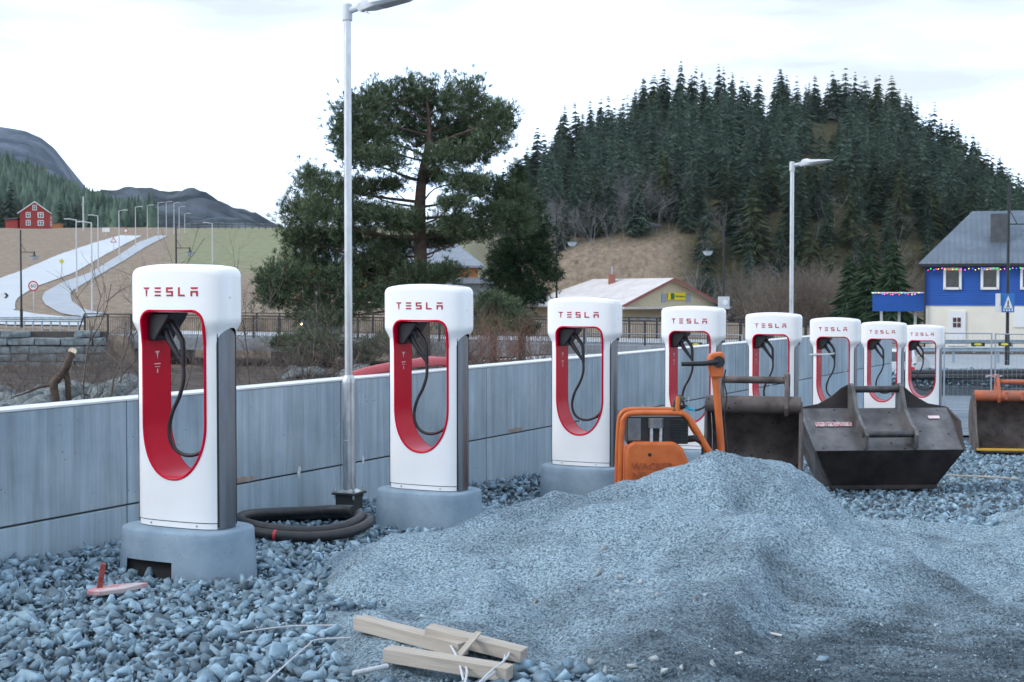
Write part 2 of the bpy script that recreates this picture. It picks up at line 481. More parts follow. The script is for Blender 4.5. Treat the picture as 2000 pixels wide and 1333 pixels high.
def sand_mat():
    m = bpy.data.materials.new('fine_crushed_gravel'); m.use_nodes = True
    t = m.node_tree; b = t.nodes['Principled BSDF']; L = t.links.new
    b.inputs['Roughness'].default_value = 0.9; b.inputs['Specular IOR Level'].default_value = 0.3
    g = N(t, 'NewGeometry')
    n1 = N(t, 'TexNoise', Scale=58, Detail=4, Roughness=0.8); L(g.outputs['Position'], n1.inputs['Vector'])
    n2 = N(t, 'TexNoise', Scale=1.6, Detail=5, Roughness=0.6); L(g.outputs['Position'], n2.inputs['Vector'])
    r1 = N(t, 'ValToRGB'); L(n1.outputs['Fac'], r1.inputs['Fac'])
    r1.color_ramp.elements[0].position = 0.39; r1.color_ramp.elements[0].color = (0.070, 0.108, 0.14, 1)
    r1.color_ramp.elements[1].position = 0.61; r1.color_ramp.elements[1].color = (0.45, 0.60, 0.69, 1)
    # damp sand where machines have driven: darker and browner, in patches
    sx = N(t, 'SeparateXYZ'); L(g.outputs['Position'], sx.inputs[0])
    a = N(t, 'Math', operation='MULTIPLY_ADD'); a.inputs[1].default_value = 0.55; L(sx.outputs['X'], a.inputs[0]); a.inputs[2].default_value = 0.0
    su = N(t, 'Math', operation='SUBTRACT'); L(a.outputs[0], su.inputs[0]); L(sx.outputs['Y'], su.inputs[1])
    mr = N(t, 'MapRange'); mr.inputs['From Min'].default_value = -8.2; mr.inputs['From Max'].default_value = -5.9; L(su.outputs[0], mr.inputs['Value'])
    ad = N(t, 'Math', operation='MULTIPLY_ADD'); L(n2.outputs['Fac'], ad.inputs[0]); ad.inputs[1].default_value = 2.6; ad.inputs[2].default_value = -1.22
    s2 = N(t, 'Math', operation='ADD', use_clamp=True); L(mr.outputs[0], s2.inputs[0]); L(ad.outputs[0], s2.inputs[1])
    damp = N(t, 'Mix', data_type='RGBA', blend_type='MULTIPLY'); damp.inputs[7].default_value = (0.24, 0.25, 0.26, 1)
    L(s2.outputs[0], damp.inputs[0]); L(r1.outputs[0], damp.inputs[6])
    L(damp.outputs[2], b.inputs['Base Color'])
    bp = N(t, 'Bump', Strength=1.0, Distance=0.02); L(n1.outputs['Fac'], bp.inputs['Height']); L(bp.outputs[0], b.inputs['Normal'])
    return m
M['sand'] = sand_mat()

# ---- the wide terrain sheet
qs = np.linspace(-0.62, 0.62, 150)
ys = np.array(geo(9.5, 60, 46) + list(np.linspace(60.5, 100, 60)) + list(np.linspace(101, 320, 130)) + geo(325, 9000, 30))
Q, YY = np.meshgrid(qs, ys)
XX = Q * YY
ZZ = terrain(XX, YY)
far = sstep(320, 500, YY)
ZZ = ZZ * (1 - far) + 6.0 * far
n0 = len(qs)
ii, jj = np.meshgrid(np.arange(len(ys) - 1), np.arange(n0 - 1), indexing='ij')
a = (ii * n0 + jj).ravel()
tf = np.stack([a, a + 1, a + n0 + 1, a + n0], 1)
# leave out the sheet below the building site itself, which has its own ground
cx = XX.ravel()[a]; cy = YY.ravel()[a]
keep = ~((sd_wall(cx, cy) < 0.15) & (cy < 43))
for off in (1, n0, n0 + 1): keep &= ~((sd_wall(XX.ravel()[a + off], YY.ravel()[a + off]) < 0.12) & (cy < 43))
ter = mkobj('terrain', mesh_np('terrain', np.stack([XX.ravel(), YY.ravel(), ZZ.ravel()], 1), tf[keep], M['meadow'], True))
tag(ter, 'withered grass river bank and rising field behind the wall', kind='structure')

# ---- gravel ground of the site
xs = np.linspace(-12, 30, 140); ys2 = np.linspace(-6, 46, 170)
XX, YY = np.meshgrid(xs, ys2)
ZZ = site(XX, YY) - 0.035 + 0.03 * fbm(XX * 1.2, YY * 1.2)
n0 = len(xs)
ii, jj = np.meshgrid(np.arange(len(ys2) - 1), np.arange(n0 - 1), indexing='ij')
a = (ii * n0 + jj).ravel()
tf = np.stack([a, a + 1, a + n0 + 1, a + n0], 1)
keep = sd_wall(XX.ravel()[a], YY.ravel()[a]) < 0.2
gg = mkobj('gravel_ground', mesh_np('gravel_ground', np.stack([XX.ravel(), YY.ravel(), ZZ.ravel()], 1), tf[keep], M['gravelbase'], True))
tag(gg, 'bed of grey crushed stone between wall and heap', kind='structure')

# asphalt lot beyond the chargers
rows = []
for y in np.linspace(27.5, 52, 16):
    rows.append([(x, y + 0.25 * (x - 10) * 0.3, sz(x, y + 0.075 * (x - 10)) + 0.01) for x in np.linspace(6.6, 42, 14)])
mb = MB(); mb.grid(rows)
lot = mb.build('parking_lot', M['lot'], smooth=True)
tag(lot, 'blue grey asphalt lot beyond the mesh fence', kind='structure')

# ================================================================== heap of fine crushed gravel
HX = np.array([-3.0, -1.35, -1.05, -0.62, -0.15, 0.35, 0.80, 1.15, 1.49, 1.80, 2.06, 2.40, 2.75, 3.2, 4.2, 4.9, 5.3, 6.0, 8.0])
HZ = np.array([-0.2, -0.08, 0.03, 0.14, 0.30, 0.46, 0.64, 0.72, 0.75, 0.75, 0.72, 0.56, 0.28, 0.12, 0.10, 0.24, 0.10, 0.03, -0.1])
HY = np.array([10.0, 10.0, 10.1, 10.3, 10.5, 10.55, 10.6, 10.6, 10.6, 10.7, 10.8, 11.0, 11.4, 12.0, 12.6, 12.9, 12.6, 12.2, 12.0])
def heap(X, Y):
    X = np.asarray(X, float); Y = np.asarray(Y, float)
    h = np.interp(X, HX, HZ); yr = np.interp(X, HX, HY)
    d = yr - Y
    wob = 0.35 * fbm(X * 0.9 + 3, Y * 0.9)
    lf = 1.55 + wob
    sh = np.where(d > 0, np.exp(-(np.abs(d) / lf) ** 1.35), np.exp(-(np.abs(d) / 0.95) ** 1.7))
    p = h * sh
    # apron spread towards the camera
    ap = 0.15 * sstep(-1.55, -0.75, X + 0.28 * (9.0 - Y) * -1.0) * sstep(6.55, 7.25, Y + 0.10 * X + 0.15 * fbm(X * 2, 3.0 + 0 * Y)) * (1 - sstep(10.2, 11.2, Y))
    right = 0.10 * sstep(0.9, 2.2, X) * (1 - sstep(10.6, 12.0, Y))
    p = np.maximum(p, 0) + np.maximum(ap, right) * (1 - 0.6 * np.clip(p / 0.5, 0, 1)) + np.minimum(p, 0)
    lumps = 0.62 * fbm(X * 1.2 + 5, Y * 1.5 + 2, 3) + 0.16 * (0.2 - np.abs(fbm(X * 1.7 + 4, Y * 2.0 + 8, 3)))
    k = np.clip(p / 0.16, 0, 1)
    tr = sstep(0.75, 1.15, X - 0.30 * (Y - 6.6)) * (1 - sstep(3.6, 4.2, X - 0.30 * (Y - 6.6))) * (1 - sstep(8.3, 9.2, Y))
    p = p + lumps * k * (0.9 - 0.45 * np.clip(p / 0.6, 0, 1)) * (1 - 0.85 * tr)
    # scraped channel
    cxl = 0.02 + (9.2 - Y) * 0.22
    p = p - 0.10 * np.exp(-((X - cxl) / 0.16) ** 2) * sstep(7.7, 8.2, Y) * (1 - sstep(9.0, 9.6, Y))
    # track prints of a digger
    lane = 1 - np.exp(-((X - 0.30 * (Y - 6.6) - 2.05) / 0.12) ** 2)
    ph = (Y + 0.10 * X + 0.10 * fbm(X * 1.5, Y * 1.5)) * 2 * math.pi / 0.21
    p = p * (1 - 0.55 * tr) + tr * lane * (0.11 * (np.abs(np.sin(ph / 2)) ** 0.5 - 0.72) * (0.55 + 0.9 * vnoise(X * 2.5, Y * 5)) - 0.02)
    kk = np.clip(p / 0.08, 0, 1) * (1 - 0.7 * tr)
    p = p + (0.10 * (0.25 - np.abs(fbm(X * 2.2 + 1.7, Y * 2.6, 4))) + 0.075 * fbm(X * 6, Y * 7, 4)) * kk
    return p
xs = np.arange(-2.4, 7.4, 0.026); ysn = np.arange(5.0, 14.6, 0.026)
XX, YY = np.meshgrid(xs, ysn)
PP = heap(XX, YY)
soil = 0.05 * sstep(-0.3, 0.9, XX - 0.25 * (YY - 5.5)) * (1 - sstep(7.2, 8.0, YY))      # trodden sand to the lower edge of the view
PP = np.where(PP < 0.045, PP + soil, PP)
PP = np.where((XX > 1.0 + 0.25 * (YY - 6)) & (YY < 11.3), np.maximum(PP, 0.03), PP)
ZZ = site(XX, YY) - 0.06 + PP
n0 = len(xs)
ii, jj = np.meshgrid(np.arange(len(ysn) - 1), np.arange(n0 - 1), indexing='ij')
a = (ii * n0 + jj).ravel()
keep = PP.ravel()[a] > 0.005
hp = mkobj('gravel_heap', mesh_np('gravel_heap', np.stack([XX.ravel(), YY.ravel(), ZZ.ravel()], 1), np.stack([a, a + 1, a + n0 + 1, a + n0], 1)[keep], M['sand'], True))
tag(hp, 'spread heap of fine grey crushed gravel with digger track prints', 'gravel heap')
def heap_z(x, y): return float(site(x, y) - 0.06 + heap(x, y))

# ================================================================== crushed stone (uncountable)
rs = np.random.RandomState(3)
def stone_protos(n, npts=9, flat=0.6):
    out = []
    for k in range(n):
        bm = bmesh.new()
        P = rs.normal(size=(npts, 3)); P /= np.linalg.norm(P, axis=1)[:, None]
        P *= rs.uniform(0.75, 1.1, size=(npts, 1))
        P *= np.array([1.0, rs.uniform(0.6, 0.9), rs.uniform(flat * 0.7, flat * 1.2)])
        vs = [bm.verts.new(p) for p in P]
        r = bmesh.ops.convex_hull(bm, input=vs)
        for v in [v for v in bm.verts if not v.link_faces]: bm.verts.remove(v)
        bmesh.ops.triangulate(bm, faces=bm.faces)
        bm.verts.index_update()
        out.append((np.array([v.co[:] for v in bm.verts]), np.array([[v.index for v in f.verts] for f in bm.faces])))
        bm.free()
    return out
PROT = stone_protos(36, 8, 0.5)
def rotm(n):
    q = rs.normal(size=(n, 4)); q[:, 1:3] *= 0.45; q /= np.linalg.norm(q, axis=1)[:, None]
    w, x, y, z = q.T
    return np.stack([1 - 2 * (y * y + z * z), 2 * (x * y - z * w), 2 * (x * z + y * w), 2 * (x * y + z * w), 1 - 2 * (x * x + z * z), 2 * (y * z - x * w),
                     2 * (x * z - y * w), 2 * (y * z + x * w), 1 - 2 * (x * x + y * y)], 1).reshape(n, 3, 3)
def scatter_stones(pos, size, protos=PROT):
    Vs = []; Fs = []; o = 0
    kind = rs.randint(len(protos), size=len(pos))
    for k, (pv, pf) in enumerate(protos):
        idx = np.where(kind == k)[0]
        if not len(idx): continue
        Rm = rotm(len(idx))
        v = np.einsum('nij,mj->nmi', Rm, pv) * size[idx][:, None, None] + pos[idx][:, None, :]
        f = pf[None] + (np.arange(len(idx)) * len(pv))[:, None, None] + o
        Vs.append(v.reshape(-1, 3)); Fs.append(f.reshape(-1, 3)); o += len(idx) * len(pv)
    return np.concatenate(Vs), np.concatenate(Fs)
def in_pad(X, Y):
    r = np.zeros(len(X), bool)
    for i in range(8):
        c = C1 + ROWU * (3.18 * i)
        dx = X - c.x; dy = Y - c.y
        ca, sa = math.cos(R(-26)), math.sin(R(-26))
        lx = dx * ca + dy * sa; ly = -dx * sa + dy * ca
        r |= ((lx / 0.56) ** 2 + (ly / 0.36) ** 2 < 1.0)
    return r
PX = []; PS = []
for (ya, yb, sp, s0, s1, layers) in ((5.4, 9.5, 0.066, 0.024, 0.090, 2), (9.5, 14.5, 0.070, 0.026, 0.090, 2), (14.5, 25.5, 0.085, 0.034, 0.085, 1)):
    for lay in range(layers):
        gx = np.arange(-0.40 * yb - 0.3, 0.40 * yb + 0.3, sp); gy = np.arange(ya, yb, sp)
        GX, GY = np.meshgrid(gx, gy); GX = GX.ravel() + rs.uniform(-.5, .5, GX.size) * sp; GY = GY.ravel() + rs.uniform(-.5, .5, GY.size) * sp
        hh = heap(GX, GY)
        edge = 0.03 + 0.05 * vnoise(GX * 3, GY * 3)
        ok = (np.abs(GX) < 0.385 * GY + 0.2) & (sd_wall(GX, GY) < -0.03) & (hh < edge) & ~in_pad(GX, GY)
        # the trodden strip at the lower right carries few stones
        soilm = (GX - 0.25 * (GY - 5.5) > 0.25) & (GY < 8.2)
        ok &= ~soilm | (rs.rand(GX.size) < 0.16 * (1 - sstep(0.6, 1.6, GX - 0.25 * (GY - 5.5))) + 0.012)
        ok &= ~((GX > 0.9) & (GY > 8.2) & (GY < 13.2) & (hh > -0.5) & (GX < 6.5) & (rs.rand(GX.size) > sstep(12.2, 13.2, GY) + 0.004))
        GX = GX[ok]; GY = GY[ok]
        sz_ = s0 + (s1 - s0) * rs.rand(len(GX)) ** 2.4
        mound = 0.05 * np.clip(1 - np.abs(sd_wall(GX, GY) + 0.5) / 0.6, 0, 1)
        z = site(GX, GY) - 0.035 + (0.022 if lay == 1 else 0.0) + mound + 0.05 * fbm(GX * 1.2, GY * 1.2) + rs.uniform(-0.008, 0.014, len(GX)) + np.maximum(0, heap(GX, GY)) * 0.7
        PX.append(np.stack([GX, GY, z], 1)); PS.append(sz_)
PX = np.concatenate(PX); PS = np.concatenate(PS)
V_, F_ = scatter_stones(PX, PS)
gs = mkobj('crushed_stone', mesh_np('crushed_stone', V_, F_, M['stone']))
tag(gs, 'angular grey crushed stone covering the ground', 'gravel', kind='stuff')

# coarse grains on the heap
n = 42000
GX = rs.uniform(-1.8, 5.4, n); GY = 5.6 + 8.0 * rs.rand(n) ** 1.4
hh = heap(GX, GY); ok = (hh > 0.03) & (np.abs(GX) < 0.39 * GY + .1)
GX = GX[ok]; GY = GY[ok]
pz = site(GX, GY) - 0.06 + heap(GX, GY)
V_, F_ = scatter_stones(np.stack([GX, GY, pz + 0.001], 1), 0.0035 + 0.008 * rs.rand(len(GX)) ** 3, stone_protos(8, 6, 0.8))
n2_ = 5200
GX = rs.uniform(-1.9, 5.6, n2_); GY = 5.6 + 7.6 * rs.rand(n2_) ** 1.2
hh = heap(GX, GY); pr_ = np.clip(1.1 - hh / 0.40, 0.05, 1) * np.clip(vnoise(GX * 2.2, GY * 2.2) * 2 - .55, 0.04, 1)
ok = (hh > 0.015) & (rs.rand(n2_) < pr_) & (np.abs(GX) < 0.39 * GY + .1)
GX = GX[ok]; GY = GY[ok]
V2_, F2_ = scatter_stones(np.stack([GX, GY, site(GX, GY) - 0.058 + heap(GX, GY)], 1), 0.008 + 0.024 * rs.rand(len(GX)) ** 3)
F_ = np.concatenate([F_, F2_ + len(V_)]); V_ = np.concatenate([V_, V2_])
M['grain'] = stone_mat('gravel_grain', (0.13, 0.175, 0.205), (0.34, 0.44, 0.50), 0.4)
go = mkobj('gravel_grains', mesh_np('gravel_grains', V_, F_, M['grain']))
tag(go, 'coarse grains lying on the fine gravel heap', 'gravel', kind='stuff')

# ================================================================== concrete retaining wall
def concrete(name, c1, c2, streak):
    m = bpy.data.materials.new(name); m.use_nodes = True
    t = m.node_tree; b = t.nodes['Principled BSDF']; L = t.links.new
    b.inputs['Roughness'].default_value = 0.75
    g = N(t, 'NewGeometry')
    n1 = N(t, 'TexNoise', Scale=1.1, Detail=8, Roughness=0.62); L(g.outputs['Position'], n1.inputs['Vector'])
    r = N(t, 'ValToRGB'); L(n1.outputs['Fac'], r.inputs['Fac'])
    r.color_ramp.elements[0].position = 0.32; r.color_ramp.elements[0].color = (*c1, 1)
    r.color_ramp.elements[1].position = 0.68; r.color_ramp.elements[1].color = (*c2, 1)
    mp_ = N(t, 'Mapping'); mp_.inputs['Scale'].default_value = (9, 9, 0.5); L(g.outputs['Position'], mp_.inputs['Vector'])
    n2 = N(t, 'TexNoise', Scale=1.0, Detail=5, Roughness=0.7); L(mp_.outputs[0], n2.inputs['Vector'])
    r2 = N(t, 'ValToRGB'); L(n2.outputs['Fac'], r2.inputs['Fac'])
    r2.color_ramp.elements[0].position = 0.34; r2.color_ramp.elements[0].color = (0.62, 0.60, 0.57, 1)
    r2.color_ramp.elements[1].position = 0.62; r2.color_ramp.elements[1].color = (1, 1, 1, 1)
    e = r2.color_ramp.elements.new(0.8); e.color = (1.25, 1.25, 1.25, 1)
    mu = N(t, 'Mix', data_type='RGBA', blend_type='MULTIPLY'); mu.inputs[0].default_value = streak
    L(r.outputs[0], mu.inputs[6]); L(r2.outputs[0], mu.inputs[7])
    vo = N(t, 'TexVoronoi', Scale=17); L(g.outputs['Position'], vo.inputs['Vector'])
    n3 = N(t, 'TexNoise', Scale=3.0, Detail=2); L(g.outputs['Position'], n3.inputs['Vector'])
    th = N(t, 'MapRange'); th.inputs['From Min'].default_value = 0.45; th.inputs['From Max'].default_value = 0.7; th.inputs['To Min'].default_value = 0.02; th.inputs['To Max'].default_value = 0.13; L(n3.outputs['Fac'], th.inputs['Value'])
    lt = N(t, 'Math', operation='LESS_THAN'); L(vo.outputs['Distance'], lt.inputs[0]); L(th.outputs[0], lt.inputs[1])
    mx_ = N(t, 'Mix', data_type='RGBA'); mx_.inputs[7].default_value = (0.10, 0.11, 0.115, 1); L(lt.outputs[0], mx_.inputs[0]); L(mu.outputs[2], mx_.inputs[6])
    L(mx_.outputs[2], b.inputs['Base Color'])
    bp = N(t, 'Bump', Strength=0.25, Distance=0.01); L(n1.outputs['Fac'], bp.inputs['Height'])
    bp2 = N(t, 'Bump', Strength=0.6, Distance=0.01, invert=True); L(lt.outputs[0], bp2.inputs['Height']); L(bp.outputs[0], bp2.inputs['Normal'])
    L(bp2.outputs[0], b.inputs['Normal'])
    return m
M['conc_up'] = concrete('wall_concrete', (0.27, 0.355, 0.42), (0.42, 0.51, 0.57), 0.8)
M['conc_lo'] = concrete('wall_concrete_lower', (0.32, 0.425, 0.505), (0.415, 0.525, 0.60), 0.7)
M['conc_top'] = pmat('sky_lit_top_concrete', (0.58, 0.59, 0.60), (0.70, 0.71, 0.72), 6, rough=0.7)  # paler copy of the wall concrete: sky light on its top painted in
M['core'] = pmat('joint_dark', (0.06, 0.055, 0.05), (0.10, 0.09, 0.08), 9, rough=0.9)
M['efflo'] = pmat('lime_bloom', (0.5, 0.52, 0.54), (0.75, 0.76, 0.77), 30, rough=0.9)
M['ruststain'] = pmat('rust_stain', (0.27, 0.20, 0.15), (0.36, 0.31, 0.27), 12, rough=0.9)
wrot = math.atan2(WU.y, WU.x)
wall = empty('retaining_wall', (W0.x, W0.y, 0), wrot, 'long grey concrete retaining wall with joints behind the charging posts', 'wall')
joints = [0.456 + 3.04 * k for k in range(-4, 9)]
rw = random.Random(5)
for a_, b_ in zip(joints[:-1], joints[1:]):
    x0, x1 = a_ + 0.006, b_ - 0.006
    MB().box(((x0 + x1) / 2, 0.125, (WALL_TOP - 0.022 + WALL_JOINT + 0.008) / 2), (x1 - x0, 0.25, WALL_TOP - 0.022 - WALL_JOINT - 0.008)).build('upper_panel', M['conc_up'], wall, bevel=0.006)
    MB().box(((x0 + x1) / 2, 0.127, (WALL_JOINT - 0.008 - 2.6) / 2), (x1 - x0, 0.25, WALL_JOINT - 0.008 + 2.6)).build('lower_panel', M['conc_lo'], wall, bevel=0.006)
    MB().box(((x0 + x1) / 2, 0.125, WALL_TOP - 0.010), (x1 - x0 + 0.008, 0.262, 0.020)).build('lit_wall_top', M['conc_top'], wall, bevel=0.005)  # thin added strip that carries the painted sky light
    # lime bloom and rust along the joint
    for k in range(rw.choice((1, 1, 2))):
        cxp = rw.uniform(x0 + 0.3, x1 - 0.3); pts = []
        for j in range(11):
            an = 2 * math.pi * j / 11; rr = rw.uniform(0.02, 0.045)
            pts.append((cxp + rr * math.cos(an) * 0.75, WALL_JOINT + 0.02 + rr * math.sin(an) * (1.9 if math.sin(an) < 0 else 1.2)))
        MB().prism(pts, -0.0035, 0.004).build('lime_patch', M['efflo'], wall)
    if rw.random() < 0.7:
        cxp = rw.uniform(x0 + 0.4, x1 - 0.5); pts = []
        for j in range(16):
            an = 2 * math.pi * j / 16
            pts.append((cxp + 0.22 * math.cos(an) * rw.uniform(0.8, 1.1), WALL_JOINT + 0.038 + 0.028 * math.sin(an) * rw.uniform(0.5, 1.3)))
        MB().prism(pts, -0.0022, 0.004).build('rust_patch', M['ruststain'], wall)
MB().box(((joints[0] + joints[-1]) / 2, 0.13, -0.75), (joints[-1] - joints[0] - 0.1, 0.19, 3.6)).build('wall_core', M['core'], wall)
# ================================================================== charging posts
CH_H = 1.90
def ch_w(z):                       # half width of the section
    return 0.375 + 0.047 * float(sstep(1.385, 1.50, z))
def ch_d(z):
    return 0.165 + 0.016 * float(sstep(1.385, 1.50, z))
NEXP = 3.2
def sec(phi, w, d):
    """superellipse section, phi = 0 at the front middle, +90 deg at the right side"""
    s, c = math.sin(phi), math.cos(phi)
    return (w * math.copysign(abs(s) ** (2 / NEXP), s), -d * math.copysign(abs(c) ** (2 / NEXP), c))
def phi_of_x(x, w):
    t = min(1.0, abs(x) / w)
    return math.copysign(math.asin(t ** (NEXP / 2)), x)
def front_y(x, z):
    w, d = ch_w(z), ch_d(z)
    return -d * (1 - min(1, abs(x) / w) ** NEXP) ** (1 / NEXP)
HOLE_T, HOLE_B, HOLE_W, HOLE_R = 1.555, 0.36, 0.264, 0.08
HOLE_BR = 0.40                     # height of the rounded lower end
def hole_hw(z):
    if z >= HOLE_T or z <= HOLE_B: return 0.0
    if z > HOLE_T - HOLE_R:
        t = (z - (HOLE_T - HOLE_R)) / HOLE_R
        return HOLE_W - HOLE_R + HOLE_R * math.sqrt(max(0, 1 - t * t))
    if z < HOLE_B + HOLE_BR:
        t = (HOLE_B + HOLE_BR - z) / HOLE_BR
        return HOLE_W * max(0.0, 1 - t ** 2.1) ** (1 / 2.1)
    return HOLE_W
def phi_b(z):                      # where the white front gives way to the steel side
    base = phi_of_x(0.342, 0.375)
    t = float(sstep(1.30, 1.445, z))
    return base + (math.pi / 2 - base) * (1 - math.sqrt(max(0.0, 1 - t * t)))

def dome(x, z, w):
    return z - 0.040 * (abs(x) / w) ** 2.2 * float(sstep(1.55, 1.86, z))

def hole_outline(n=14):
    pts = []
    for k in range(n + 1):                                   # right side bottom -> up
        a = math.pi / 2 * k / n
        t = math.cos(a)
        z = HOLE_B + HOLE_BR * (1 - t)
        pts.append((hole_hw(z) if k else 0.0, z))
    pts.append((HOLE_W, 1.0)); pts.append((HOLE_W, 1.3))
    for k in range(n // 2 + 1):
        a = math.pi / 2 * k / (n // 2)
        pts.append((HOLE_W - HOLE_R + HOLE_R * math.cos(a), HOLE_T - HOLE_R + HOLE_R * math.sin(a)))
    right = pts
    left = [(-x, z) for x, z in reversed(right)]
    return right + left[:-1] if left[-1][0] == 0 else right + left

def make_charger():
    root = empty('charging_post')
    zlow = 0.052
    zs = sorted(set([zlow] + list(np.linspace(zlow, 0.36, 6)) + [HOLE_B + HOLE_BR * (1 - math.cos(math.pi / 2 * k / 14)) for k in range(15)] +
                    list(np.linspace(0.76, 1.30, 8)) + list(np.linspace(1.30, 1.47, 13)) + [HOLE_T - HOLE_R + HOLE_R * math.sin(math.pi / 2 * k / 7) for k in range(8)] + list(np.linspace(1.56, 1.845, 8))))
    zs = [z for i, z in enumerate(zs) if i == 0 or z - zs[i - 1] > 1e-4]
    nl, nm, ns = 9, 10, 10
    def rowpts(z, a0, a1, n, back=False):
        w, d = ch_w(z), ch_d(z)
        out = []
        for k in range(n + 1):
            x, y = sec(a0 + (a1 - a0) * k / n, w, d)
            out.append((x, -y if back else y, dome(x, z, w)))
        return out
    front = MB()
    for back in (False, True):
        L_, M_, R_ = [], [], []
        segs = []
        for z in zs:
            w = ch_w(z); ph = phi_of_x(hole_hw(z), w); pb = phi_b(z)
            if z >= HOLE_T: ph = phi_of_x(HOLE_W - HOLE_R, w)
            L_.append(rowpts(z, -pb, -ph, nl, back)); R_.append(rowpts(z, ph, pb, nl, back)); M_.append(rowpts(z, -ph, ph, nm, back))
        front.grid(L_); front.grid(R_)
        k0 = next(i for i, z in enumerate(zs) if z >= HOLE_T - 1e-6)
        front.grid(M_[k0:])
    # head sides close up above the steel
    for sgn in (1, -1):
        rows = []
        for z in zs:
            if z < 1.44: continue
            pb = phi_b(z)
            w, d = ch_w(z), ch_d(z)
            row = []
            for k in range(ns + 1):
                a = pb + (math.pi - 2 * pb) * k / ns
                x, y = sec(a, w, d)
                row.append((sgn * x, y, dome(x, z, w)))
            rows.append(row)
        front.grid(rows)
    # rounded crown
    w, d = ch_w(1.85), ch_d(1.85)
    rows = []
    n = 72
    for k in range(7):
        a = math.pi / 2 * k / 6
        ins = 0.036 * (1 - math.cos(a)); zz = 1.845 + 0.055 * math.sin(a)
        row = []
        for j in range(n):
            x, y = sec(-math.pi + 2 * math.pi * j / n, w - ins, d - ins)
            row.append((x, y, dome(x, 1.87, w) - 1.87 + zz))
        rows.append(row)
    for f in (0.75, 0.45, 0.15, 0.0):
        row = []
        for j in range(n):
            x, y = sec(-math.pi + 2 * math.pi * j / n, (w - 0.036) * f + 1e-4, (d - 0.036) * f + 1e-4)
            row.append((x, y, dome(x, 1.87, w) - 1.87 + 1.90))
        rows.append(row)
    front.grid(rows, closed=True)
    me = front.mesh('shell', M['white'], True)
    bm = bmesh.new(); bm.from_mesh(me)
    bmesh.ops.remove_doubles(bm, verts=bm.verts, dist=0.0006)
    bmesh.ops.dissolve_degenerate(bm, edges=bm.edges, dist=0.0001)
    bmesh.ops.recalc_face_normals(bm, faces=bm.faces)
    bm.to_mesh(me); bm.free()
    me.polygons.foreach_set('use_smooth', [True] * len(me.polygons))
    mkobj('shell', me, root)
    # steel sides
    for sgn in (1, -1):
        sb = MB(); rows = []
        for z in [0.004] + [z for z in zs if z < 1.455]:
            pb = phi_b(z) + 0.012
            if pb > math.pi / 2 - 0.002: pb = math.pi / 2 - 0.002
            row = []
            for k in range(ns + 1):
                a = pb + (math.pi - 2 * pb) * k / ns
                x, y = sec(a, min(ch_w(z), 0.375) - 0.004, 0.165 - 0.004)
                row.append((sgn * x, y, z))
            rows.append(row)
        sb.grid(rows)
        sb.build('side_panel', M['steel'], root, smooth=True, angle=60)
    # dark gap liner just inside the shell edge and under it
    cb = MB()
    cb.box((0.312, 0, 0.72), (0.075, 0.21, 1.40)); cb.box((-0.312, 0, 0.72), (0.075, 0.21, 1.40)); cb.box((0, 0, 0.17), (0.62, 0.22, 0.30)); cb.box((0, 0, 1.70), (0.6, 0.2, 0.24))
    cb.build('inner_frame', M['seam'], root)
    # lower trim strips with screws
    for back in (False, True):
        tb = MB(); rows = []
        for z, off in ((0.006, 0), (0.045, 0)):
            row = []
            for k in range(21):
                a = -phi_b(0.5) + 2 * phi_b(0.5) * k / 20
                x, y = sec(a, 0.372, 0.161)
                row.append((x, -y if back else y, z))
            rows.append(row)
        rows.append([(p[0] * 0.97, p[1] * 0.9, 0.0455) for p in rows[1]])
        tb.grid(rows)
        t_ = tb.build('base_trim', M['white'], root, smooth=True)
        if not back:
            for sx in (-0.2, 0.2):
                MB().cyl((sx, front_y(sx, 0.03) + 0.006, 0.027), (sx, front_y(sx, 0.03) - 0.001, 0.027), 0.007, 10).build('screw', M['galv'], t_)
    MB().cyl((0.414, -0.05, 1.66), (0.424, -0.052, 1.66), 0.007, 10).build('side_screw', M['galv'], root)
    # red liner of the opening and its rim
    ol = hole_outline()
    lb = MB(); ny = 8
    rows = []
    for j in range(ny + 1):
        t = j / ny
        rows.append([(x, front_y(x, z) * (1 - 2 * t), z) for x, z in ol])
    lb.grid(rows, closed=True)
    ln = lb.build('red_liner', M['red'], root, smooth=True, angle=50)
    for sg in (1, -1):
        pts = [Vector((x, sg * (front_y(x, z) - 0.001), z)) for x, z in ol]
        cz = Vector((0, 0, 1.0))
        rb = MB(); prof = []
        n = len(pts)
        for i in range(n):
            a, b = pts[i - 1], pts[(i + 1) % n]
            t = (b - a); t.y = 0
            t = t.normalized() if t.length > 1e-6 else Vector((1, 0, 0))
            out = Vector((t.z, 0, -t.x))
            if out.dot(pts[i] - Vector((0, 0, max(0.76, min(1.4, pts[i].z))))) < 0: out = -out
            p = pts[i]
            prof.append([p - out * 0.002, p + out * 0.002 + Vector((0, -sg * 0.006, 0)) * -1 * -1, p + out * 0.015 - Vector((0, sg * -0.006, 0)) * -1 * -1, p + out * 0.020 + Vector((0, sg * -0.002, 0)) * -1])
        rows = [[tuple(q[k]) for q in prof] for k in range(4)]
        # keep the rim on the curved face
        fr = []
        for k in range(4):
            lift = (0.0, 0.005, 0.005, -0.004)[k]
            fr.append([(q[0], sg * (front_y(q[0], q[2]) - lift), q[2]) for q in rows[k]])
        rb.grid(fr, closed=True)
        rb.build('red_rim', M['red'], root, smooth=True, angle=60)
    # print on the inner wall: emblem and lines of small text
    pb_ = MB()
    xw = -HOLE_W + 0.0015
    def wallquad(yc, zc, wy, hz): pb_.add([(xw, yc - wy / 2, zc - hz / 2), (xw, yc + wy / 2, zc - hz / 2), (xw, yc + wy / 2, zc + hz / 2), (xw, yc - wy / 2, zc + hz / 2)], [(0, 1, 2, 3)])
